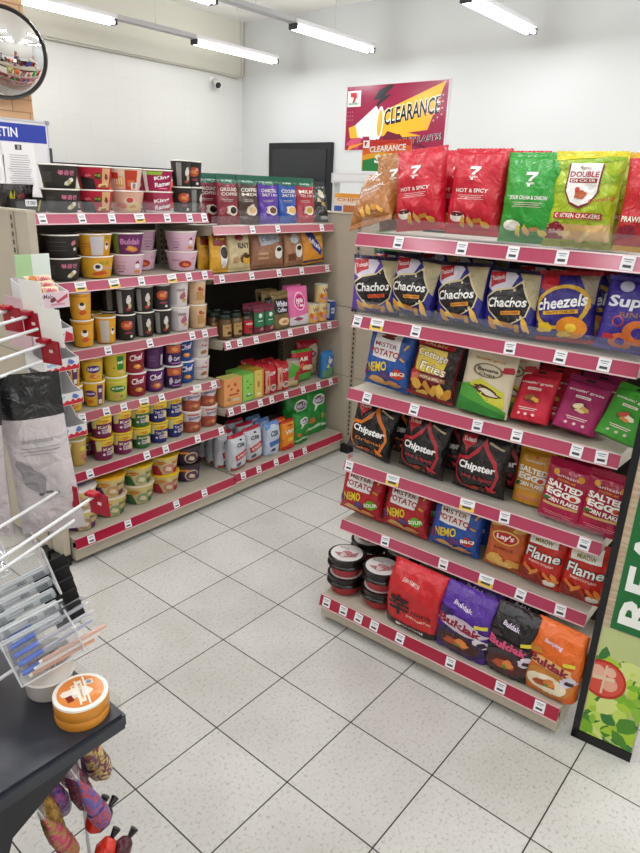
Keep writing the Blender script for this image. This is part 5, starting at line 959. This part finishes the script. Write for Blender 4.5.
# tilted frame shared by the hooks and the acrylic trays
e1 = Vector((.9468, -.2288, .2263)).normalized(); e2 = Vector((.235, .972, 0)).normalized(); e3 = e1.cross(e2).normalized(); e2 = e3.cross(e1)
def TF(o): return Matrix(((e1.x, e2.x, e3.x, o[0]), (e1.y, e2.y, e3.y, o[1]), (e1.z, e2.z, e3.z, o[2]), (0, 0, 0, 1)))
def tray(label, o, L_, D_, H_, lift=0):
    M = TF(o); t = thing('acrylic_tray', label, 'tray'); t.matrix_basis = M; k = .002
    MB().box((0, 0, 0), (L_, D_, k), CLEAR).build('tray_floor', t)
    for nm, lo, hi in (('side_wall', (0, 0, k), (k, D_, H_)), ('front_wall', (0, 0, k), (L_, k, H_)), ('back_wall', (0, D_ - k, k), (L_, D_, H_)), ('end_wall', (L_ - k, k, k), (L_, D_ - k, H_ * .45))): MB().box(lo, hi, CLEAR).build(nm, t)
    m = MB()
    for a, b_ in (((0, 0, 0), (0, 0, H_)), ((0, 0, H_), (L_, 0, H_)), ((0, 0, 0), (L_, 0, 0)), ((0, D_, 0), (0, D_, H_)), ((0, 0, 0), (0, D_, 0)), ((0, D_, H_), (L_, D_, H_)), ((L_, 0, 0), (L_, 0, H_ * .45)), ((L_, 0, H_ * .45), (L_, D_, H_ * .45))): m.tube([a, b_], .0016, CLEAR2, 6)
    m.build('polished_edges', t); return M
O1 = (-1.018, -1.286, .866)
M1 = tray('lower tilted clear acrylic tray full of pens on the counter', O1, .10, .16, .11)
def stick(name, label, cat, M, a, b, rad, col, cap, grp=None, clearb=False):
    a, b = Vector(a), Vector(b); t = thing(name, label, cat, group=grp); t.matrix_basis = M; dr = (b - a)
    MB().tube([a, a + dr * .3], rad * 1.15, mat(cap, 'gloss'), 10).build('cap', t, smooth=True)
    MB().tube([a + dr * .3, a + dr * .92, b], [rad, rad, rad * .3], FILM if clearb else mat(col, 'gloss'), 10).build('barrel', t, smooth=True)
    if clearb: MB().tube([a + dr * .3, a + dr * .95], rad * .4, mat(col, 'gloss'), 6).build('ink_refill', t, smooth=True)
for i in range(9):
    y = .012 + .008 * i; z = .012 + (i % 3) * .012
    stick('ballpoint_pen', 'clear ballpoint pen with blue cap, foremost bundle in the lower tray' if i < 5 else 'clear ballpoint pen with blue cap, behind the foremost bundle', 'pen', M1, (.008, y, z), (.142 - .004 * (i % 4), y + .004 * (i % 2), z + .006), .0038, ['7A7E98', '3A4AA0', '8A86A0'][i % 3], '3A62C4', 'front pens in the lower tray' if i < 5 else 'rear pens in the lower tray', True)
for i in range(3):
    o = thing('sachet_stick', ['peach', 'white', 'pink'][i] + ' paper stick leaning at the front of the lower tray', 'stick'); o.matrix_basis = M1
    MB().box((.02 + .01 * i, .003, .004 + .007 * i), (.12 + .012 * i, .0075, .010 + .007 * i), mat(['D9A890', 'E8E2DC', 'D8B0A0'][i], 'gloss'), bev=.001).build('paper_wrap', o)
    MB().box((.015 + .01 * i, .0035, .005 + .007 * i), (.02 + .01 * i, .007, .009 + .007 * i), mat('F0ECE6')).build('crimped_end', o)
# tube packs on black cards
for i in range(5):
    y = .055 + .018 * i; t = thing('tube_pack', f'white printed tube pack on black card, {ORD[i]} from the front of the lower tray', 'pack'); t.matrix_basis = M1; q = .012 * i
    m = MB(); m.box((-.005 + q * .2, y, .03 + q), (.095 + q * .3, y + .009, .049 + q), mat('C9CED2', 'paper'), bev=.003)
    decals(m, [('t', .1, .5, .16, .4, 'ANSO', '4A4E52'), ('r', -.2, .7, .3, .06, '8A8E92'), ('r', -.25, .4, .4, .06, '9A9EA2'), ('r', -.75, .5, .1, .6, '9AA0A4'), ('r', .7, .5, .2, .5, '8A9094')], .095, .018, lambda x, yy, l: (.045 + q * .25 + x, y - l * .6, .0305 + q + yy)); m.build('tube', t)
    MB().box((.093 + q * .3, y + .002, .022 + q), (.128 + q * .25, y + .006, .053 + q), mat('1A191A'), bev=.001).box((.08, y + .0065, .01 + q), (.118, y + .008, .045 + q), mat('1A191A')).build('backing_card', t)
for O_, lb in ((O1, 'lower'), ((-1.075, -1.13, .955), 'upper')):
    tag(MB().tube([(-1.34, O_[1] + .05, O_[2] - .06), (O_[0] + .01, O_[1] + .05, O_[2] - .004), (O_[0] + .09, O_[1] + .03, O_[2] + .016)], .003, mat('D8D8DA', 'metal'), 8).build('tray_arm', smooth=True), f'white wire arm carrying the {lb} acrylic tray', 'wire arm')
O2 = (-1.075, -1.13, .955)
M2 = tray('upper tilted clear acrylic tray of packets below the hooks', O2, .125, .16, .065)
for i in range(6):
    y = .02 + .022 * i; z = .006 + .008 * (i % 2)
    o = thing('clear_packet', f'clear cellophane packet, {ORD[i]} from the front of the upper tray', 'packet'); o.matrix_basis = M2
    MB().box((.008, y, z), (.118, y + .012, z + .022), FILM, bev=.004).build('film', o)
    MB().box((.012, y + .003, z + .004), (.11, y + .008, z + .016), mat(['A9A4AE', 'C8C4CC', '8A8694'][i % 3], 'gloss'), bev=.002).box((.095, y + .001, z + .002), (.108, y + .010, z + .019), mat('4A4652')).build('contents', o)
yg = thing('yellow_green_packet', 'yellow-green packet tucked behind the clear packets', 'packet'); yg.matrix_basis = M2
MB().box((.0, .15, .02), (.09, .158, .085), mat('C9D23A', 'foil'), bev=.003).build('film', yg); MB().box((.0, .1495, .03), (.05, .1500, .06), mat('E8ECC8')).build('label', yg)
for i, (px, o) in enumerate((((.155), O1), ((.10), O2))): pass
for i, (lo, lab) in enumerate((((-.925, -1.225, 1.0), 'front'), ((-.965, -1.14, 1.05), 'rear'))):
    M = TF(lo); o = MB().box((0, -.02, -.035), (.003, .05, .055), clear('rosy_acrylic_%d' % i, (.80, .70, .74, 1), .38)).tube([(.0015, -.02, -.035), (.0015, .05, -.035)], .002, CLEAR2, 6).tube([(.0015, -.02, -.035), (.0015, -.02, .055)], .002, CLEAR2, 6).build('divider_plate'); o.matrix_basis = M
    tag(o, f'{lab} rosy translucent divider plate below the hook ends', 'divider')
# hook stand outside the frame that carries the hooks and trays
hs_ = thing('hook_stand', 'white wire hook stand on the black counter, left edge', 'stand')
m = MB()
for y in (-1.365, -1.12): m.tube([(-1.34, y, CT), (-1.34, y, 1.62)], .009, mat('D8D8DA', 'metal'))
for z in (.9, 1.05, 1.2, 1.35, 1.5): m.tube([(-1.34, -1.365, z), (-1.34, -1.12, z)], .005, mat('D8D8DA', 'metal'))
m.build('wire_grid', hs_); MB().box((-1.42, -1.38, CT), (-1.28, -1.08, CT + .012), mat('D8D8DA', 'metal'), bev=.003).build('base_plate', hs_)
CHR = mat('D9DADC', 'metal')
h1 = Vector((.9568, .2800, .075)).normalized(); h2 = Vector((-.281, .9597, 0)).normalized(); h3 = h1.cross(h2).normalized()
def HF(o): return Matrix(((h1.x, h2.x, h3.x, o[0]), (h1.y, h2.y, h3.y, o[1]), (h1.z, h2.z, h3.z, o[2]), (0, 0, 0, 1)))
def hook(label, tip, L_=.46, flag=None, card=None, fl=1):
    t = thing('display_hook', label, 'hook'); tip = Vector(tip); M = HF(tip); t.matrix_basis = M
    MB().tube([(-L_, 0, 0), (0, 0, 0)], .0026, CHR, 10).build('rod', t, smooth=True)
    M.translation
    if flag:
        MB().box((-.006, -.010, .003), (.008, .012, .009), mat('A5142A', 'gloss'), bev=.001).box((.004, -.026, -.034), (.007, .014, .006), mat('A5142A', 'gloss'), bev=.001).box((.0034, -.012, -.014), (.0039, -.005, -.009), mat('E8D8D4')).build('flag_holder', t)
    if card: MB().box((.0075, -.034 + card, -.004), (.0085, .012 + card, .058), mat('E9E7E2'), bev=.0003).build('price_card', t)
hook('chrome display hook with red flag at the top left', (-.872, -1.073, 1.394), flag=1)
hook('chrome display hook with red flag and rear white card', (-.853, -1.101, 1.387), flag=1, card=.001)
hook('chrome display hook passing behind the white card', (-.846, -1.119, 1.369))
hook('chrome display hook with red flag and front white card', (-.845, -1.133, 1.346), flag=1, card=-.001)
hook('chrome display hook holding the white hanging bag', (-.856, -1.142, 1.322))
hook('long chrome display hook with red flag over the trays', (-.854, -1.254, 1.118), L_=.5, flag=1)
hook('chrome display hook with red flag beside the bag bottom', (-.878, -1.205, 1.125), L_=.44, flag=1)
hook('lower chrome display hook ending in a clear tip', (-.882, -1.24, 1.082), L_=.47)
# hanging bags
def hang(label, o, w, h, t_, top, col, yaw=0, roll=0, art=()):
    t = thing('hanging_bag', label, 'packaged item'); t.matrix_basis = Matrix.Translation(o) @ Matrix.Rotation(yaw, 4, 'Z') @ Matrix.Rotation(roll, 4, 'Y')
    fn = bag_fn(w, h, t_, 'pillow', 3.3); vs = []; fs = []; nu, nv = 14, 24
    mb = MB()
    for side in (-1, 1):
        for j in range(nv + 1):
            for i in range(nu + 1):
                p = fn((-1 + 2 * i / nu) * w / 2, h * j / nv, 0, side); vs.append((p.x, p.y, p.z - h))
    k = (nu + 1) * (nv + 1); top_f = []
    for j in range(nv):
        for i in range(nu):
            a = j * (nu + 1) + i; q = [(a, a + 1, a + nu + 2, a + nu + 1), (a + k + nu + 1, a + k + nu + 2, a + k + 1, a + k)]
            (top_f if j >= nv * .74 else fs).extend(q)
    mb.add(vs, fs, mat(col, 'foil'))
    decals(mb, list(art), w, h, lambda x, y, l: Vector(fn(x, y, l)) - Vector((0, 0, h)), 'foil', step=.02); mb.build('bag_body', t, smooth=True, recalc=False)
    m2 = MB(); m2.add(vs, top_f, mat(top, 'foil')); m2.build('header_card', t, smooth=True, recalc=False)
ga = [('b', -.1, .28, .12, .03, '6A6468'), ('b', .15, .285, .16, .03, '6A6468'), ('b', .4, .28, .1, .025, '6A6468'), ('r', .1, .62, .5, .02, '9A9498'), ('r', .15, .58, .6, .006, '9A9498'), ('r', .15, .56, .6, .006, '9A9498'), ('r', .12, .54, .5, .006, '9A9498'), ('b', -.3, .4, .4, .3, '8A8488', 20)]
hang('grey-white hanging bag with black top, nearest the noodle rack', (-.905, -1.178, 1.318), .10, .27, .035, '1A1A1C', 'C4BCBE', R(-38), R(-4), ga)
hang('grey-white hanging bag with black top, second from the right', (-.985, -1.155, 1.312), .10, .25, .035, '1C1C1E', 'B8AEB2', R(-38), R(2), ga)
hang('pinkish hanging bag at the left edge below the hooks', (-1.03, -1.11, 1.30), .12, .23, .04, '1A1A1C', 'C9BCBE', R(-38), R(10), ga[:1])
hang('dark hanging pouch behind the red flags', (-.945, -1.05, 1.355), .12, .09, .02, '1A1A1C', '242224', R(-38), 0, [('r', -.4, .5, .3, .2, '8A8A8E')])
# character-free toy candy bags hanging beneath the counter's right side
def mott(a, b, sc=110): return MATS.setdefault(('mott', a, b), noisy('wrapper_' + a + b, a, b, sc, .25, 3, .5, None, .42, .55, .6))
bagc = [('8A6A2A', 'B88A3A'), ('A8386A', 'C85A8A'), ('7A2A3A', '5A2040'), ('8A3A7A', '3A4A9A'), ('6A2440', 'C8B070'), ('B0404A', '5A50A0'), ('9A7A3A', 'B83A5A'), ('5A2A6A', 'A83A6A'), ('A89048', '6A2A40'), ('3A3A8A', '9A4A8A')]
pos = [(-1.035, -1.30, .70), (-1.015, -1.262, .71), (-.99, -1.30, .725), (-.972, -1.255, .73), (-.95, -1.29, .735), (-.99, -1.345, .69), (-1.05, -1.345, .66), (-1.0, -1.275, .72), (-.962, -1.318, .73), (-1.025, -1.325, .70)]
for i, ((c1, c2), p) in enumerate(zip(bagc, pos)):
    t = thing('candy_bag', ['ochre', 'magenta', 'maroon', 'violet and blue', 'dark plum and cream', 'rose and blue', 'golden', 'purple and pink', 'straw and wine', 'indigo'][i] + ' cellophane candy bag hanging under the counter, ' + ['leftmost', 'behind the ochre one', 'middle', 'right of the middle', 'rightmost', 'nearest the camera', 'nearest the counter body', 'behind the middle one', 'left of the rightmost', 'between the ochre and middle ones'][i], 'candy bag')
    t.location = (p[0] + .012, p[1], p[2]); t.rotation_euler = (0, R(-8 - 2 * i), R(-30 + 9 * i))
    m = MB(); m.lathe([(.003, .0), (.0045, -.02), (.009, -.04), (.0155, -.08), (.017, -.12), (.014, -.15), (.004, -.165)], 14, mott(c1, c2))
    m.lathe([(.0173, -.10), (.0182, -.12), (.0155, -.148)], 14, mott(c2, c1, 160), cap=False)
    m.v = [(x * (1 + .3 * noise.noise(Vector((z * 40, i, 0)))), y * .8, z) for x, y, z in m.v]; m.build('wrapper', t, smooth=True)
    MB().lathe([(.013, .03), (.005, .005), (.0045, 0)], 10, FILM, cap=False).build('twisted_neck', t, smooth=True)
    MB().tube([(0, 0, 0), (0, 0, .05), (0, 0, CT - .034 - p[2])], .0012, CHR, 6).build('wire', t)
for i, (p, c) in enumerate((((-.935, -1.31, .535), 'C8281E'), ((-.935, -1.33, .475), 'D0301E'), ((-.91, -1.34, .46), '4A1420'), ((-.95, -1.35, .44), 'C02A24'), ((-.915, -1.29, .50), '1E1A1C'))):
    t = thing('candy_bag', ['red twist candy bag, topmost of the low cluster', 'red candy bag in the middle of the low cluster', 'dark red candy bag at the right of the low cluster', 'red candy bag nearest the camera in the low cluster', 'black candy bag behind the low red cluster'][i], 'candy bag')
    t.location = p; t.rotation_euler = (.3 * i, .5, .4 * i)
    m = MB(); m.lathe([(.003, .025), (.012, .018), (.019, .0), (.014, -.018), (.004, -.026)], 14, mat(c, 'foil')); m.build('wrapper', t, smooth=True)
    MB().tube([(0, 0, .02), (.003, 0, .04)], [.003, .008], mat('1A1416', 'foil'), 8).build('twisted_neck', t)
# the peg post that holds the low bags
pp = MB().tube([(-.95, -1.30, CT - .03), (-.95, -1.30, .45), (-.89, -1.32, .45)], .003, CHR, 8).build('peg_wire', smooth=True); tag(pp, 'thin wire hanging beneath the counter edge holding candy bags', 'wire')

# chocolate display clipped to the rack's left end
ch = thing('chocolate_display', 'tiered white cardboard chocolate display clipped to noodle rack\'s left end', 'display', (0, 0, 0))
CW = mat('DCDADA', 'paper'); GRY = mat('B9B6B8', 'paper')
def tier(x0, x1, yf, yb_, z, hb, ht, art, inner=True):
    """open-front cardboard bin: floor, walls, printed front lip"""
    m = MB(); k = .003
    m.box((x0, yf, z), (x1, yb_, z + k), GRY).box((x0, yb_ - k, z), (x1, yb_, z + ht), GRY)
    for xx in (x0, x1 - k): m.add([(xx, yf, z), (xx, yf, z + hb), (xx, yf + (yb_ - yf) * .45, z + hb * 1.25), (xx, yb_, z + ht), (xx, yb_, z)] + [(xx + k, yf, z), (xx + k, yf, z + hb), (xx + k, yf + (yb_ - yf) * .45, z + hb * 1.25), (xx + k, yb_, z + ht), (xx + k, yb_, z)], [(4, 3, 2, 1, 0), (5, 6, 7, 8, 9), (0, 1, 6, 5), (1, 2, 7, 6), (2, 3, 8, 7)], CW)
    bn = m.build('bin', ch)
    f = MB(); f.box((x0, yf - k, z - .002), (x1, yf, z + hb), CW); decals(f, art, x1 - x0, hb, lambda x, y, l: ((x0 + x1) / 2 + x, yf - k - l * .6, z + y)); f.build('printed_lip', bn)
kin = [('p', [(-1, 0), (-1, .22), (-.7, .3), (-.6, .14), (-.4, .36), (-.2, .2), (.0, .42), (.2, .25), (.35, .5), (.5, .26), (.7, .44), (.85, .3), (1, .5), (1, 0)], 'C22A38'), ('t', -.45, .68, .4, .3, 'kinder', '5AA0C8', 6, .2, .04), ('b', .5, .66, .26, .5, '5A74B8')]
tier(-.212, -.072, .10, .24, .655, .045, .135, kin); tier(-.214, -.076, .10, .24, .79, .045, .135, kin); tier(-.218, -.08, .10, .24, .925, .045, .11, kin)
tier(-.225, -.10, .09, .24, 1.035, .05, .13, [('t', -.1, .55, .6, .4, 'kinder', 'C8A0A8', 0, .2, .04), ('p', [(.4, 0), (.55, .8), (1, .5), (1, 0)], 'B82A38')])
tier(-.238, -.108, .08, .24, 1.165, .055, .09, [('r', 0, .5, 1, 1, 'D9C2CC'), ('t', -.35, .74, .44, .26, 'TaMelo', '6A4A5A', -4, 0, .04), ('b', .05, .5, .24, .4, '6A2A38'), ('p', [(.2, .4), (.9, .85), (.9, .6), (.3, .25)], 'B84A5A'), ('r', .3, .2, .4, .12, 'C890A0')])
MB().box((-.212, .241, .655), (-.08, .246, 1.335), mat('B9B6B8', 'paper')).box((-.212, .2405, 1.16), (-.15, .241, 1.335), mat('A9CC96')).box((-.15, .2405, 1.16), (-.08, .241, 1.335), mat('D8E2DA')).box((-.268, .07, 1.02), (-.265, .24, 1.20), mat('C9A8B0')).box((-.265, .062, 1.04), (-.228, .065, 1.18), mat('C9B4B8')).box((-.265, .0612, 1.125), (-.230, .062, 1.175), mat('B81E44')).build('backboard', ch)
MB().box((-.165, .246, .70), (-.145, .268, .74), BEIGE).box((-.165, .246, 1.2), (-.145, .268, 1.24), BEIGE).build('clip', ch)
lbl = ['foremost', 'middle', 'rearmost']
for i in range(3):
    put('choc', Matrix.Translation((-.178 + .008 * i, .105 + .034 * i, 1.205 + .016 * i)), f'{lbl[i]} cream-wrapped chocolate bar in the top tier of the cardboard display', 'chocolate bars in the top tier', rnd.uniform(-6, 6), -30)
for k_, (z, n) in enumerate(((.66, 5), (.795, 4), (.93, 3), (1.04, 4))):
    for i in range(n):
        o = thing('chocolate_bar', f'silver-white chocolate bar lying in the {["lowest", "second lowest", "middle", "grey upper"][k_]} tier of the display', 'chocolate', (-.192 + .022 * i, .165, z + .012), R(rnd.uniform(-14, 14)), f'bars in display tier {k_ + 1}'.replace(f'tier {k_ + 1}', ['lowest tier', 'second lowest tier', 'middle tier', 'grey upper tier'][k_]))
        MB().box((-.009, -.045, -.008), (.009, .045, .008), mat(['C8CCD4', '9A9CA8', 'D8DADE'][i % 3], 'foil'), bev=.003).build('wrapper', o); MB().box((-.008, -.052, -.001), (.008, -.045, .001), mat('B8BAC4', 'foil')).build('crimped_end', o)
small_box('white_carton', 'plain white carton at the far left edge above the end panel', 'carton', (-.175, .62, 1.487), (.12, .1, .19), 'E6E4E0', [('r', 0, .3, .8, .03, 'C8C6C2')])
# black snack trays on the panel top at the far left
bs_ = tag(MB().box((-.5, .31, 1.40), (-.10, .62, 1.484), mat('B5AC9C', 'paint'), bev=.004).build('panel_top_shelf'), 'beige shelf top at the far left beside the noodle rack', 'shelf') if False else None
for i, (x, y, z) in enumerate(((.022, .52, 1.4865), (-.075, .60, 1.4865), (.005, .60, 1.525))): pass
bt = thing('noodle_carton', 'black shelf-ready carton with a price label, at noodle rack\'s far left end', 'carton', (.0, .58, 1.4675), R(6))
MB().box((-.085, -.07, 0), (.07, .07, .003), mat('1E1C1B')).box((-.085, -.07, 0), (.07, -.067, .05), mat('1E1C1B')).box((-.085, .067, 0), (.07, .07, .06), mat('1E1C1B')).box((-.085, -.07, 0), (-.082, .07, .055), mat('1E1C1B')).box((.067, -.07, 0), (.07, .07, .055), mat('1E1C1B')).build('tray', bt)
m = MB(); m.box((-.02, -.0715, .022), (.03, -.0705, .047), TAGW); m.add([(.03 + .012 * a, -.0712, z) for a, z in ((0, .004), (.6, .004), (1.8, .046), (1.2, .046))], [(0, 1, 2, 3)], mat('A8A83A')); decals(m, [('t', 0, .5, .7, .6, '7.90', '3A3A3C')], .05, .024, lambda x, y, l: (.005 + x, -.0716 - l * .3, .0222 + y)); m.build('price_label', bt)
put('ramyeon', Matrix.Translation((-.045, .545, 1.472)), 'black noodle packet in the black carton at far left, front', None, 8, 12)
put('ramyeon', Matrix.Translation((.0, .60, 1.472)), 'black noodle packet in the black carton at far left, behind', None, -6, 12)

# ------------------------------------------------------------------ camera and render look
yaw, pit, rol = R(50.916), R(19.986), R(2.300)
F = Vector((math.sin(yaw) * math.cos(pit), math.cos(yaw) * math.cos(pit), -math.sin(pit))); r0 = Vector((math.cos(yaw), -math.sin(yaw), 0)); u0 = r0.cross(F)
RX = math.cos(rol) * r0 + math.sin(rol) * u0; UX = -math.sin(rol) * r0 + math.cos(rol) * u0
cam = bpy.data.cameras.new('camera'); co = bpy.data.objects.new('camera', cam); COL.objects.link(co); SC.camera = co
co.matrix_world = Matrix(((RX.x, UX.x, -F.x, -1.3585), (RX.y, UX.y, -F.y, -2.1283), (RX.z, UX.z, -F.z, 1.5978), (0, 0, 0, 1)))
cam.sensor_fit = 'HORIZONTAL'; cam.sensor_width = 36; cam.lens = 36 * 652.76 / 640; cam.clip_start = .05
w = bpy.data.worlds.new('world'); SC.world = w; w.use_nodes = True; w.node_tree.nodes['Background'].inputs[0].default_value = (.9, .95, 1, 1); w.node_tree.nodes['Background'].inputs[1].default_value = .15
SC.view_settings.view_transform = 'Standard'; SC.view_settings.look = 'None'; SC.view_settings.exposure = 0.0; SC.view_settings.gamma = 1
SC.cycles.use_denoising = True; SC.cycles.max_bounces = 8; SC.cycles.transparent_max_bounces = 16
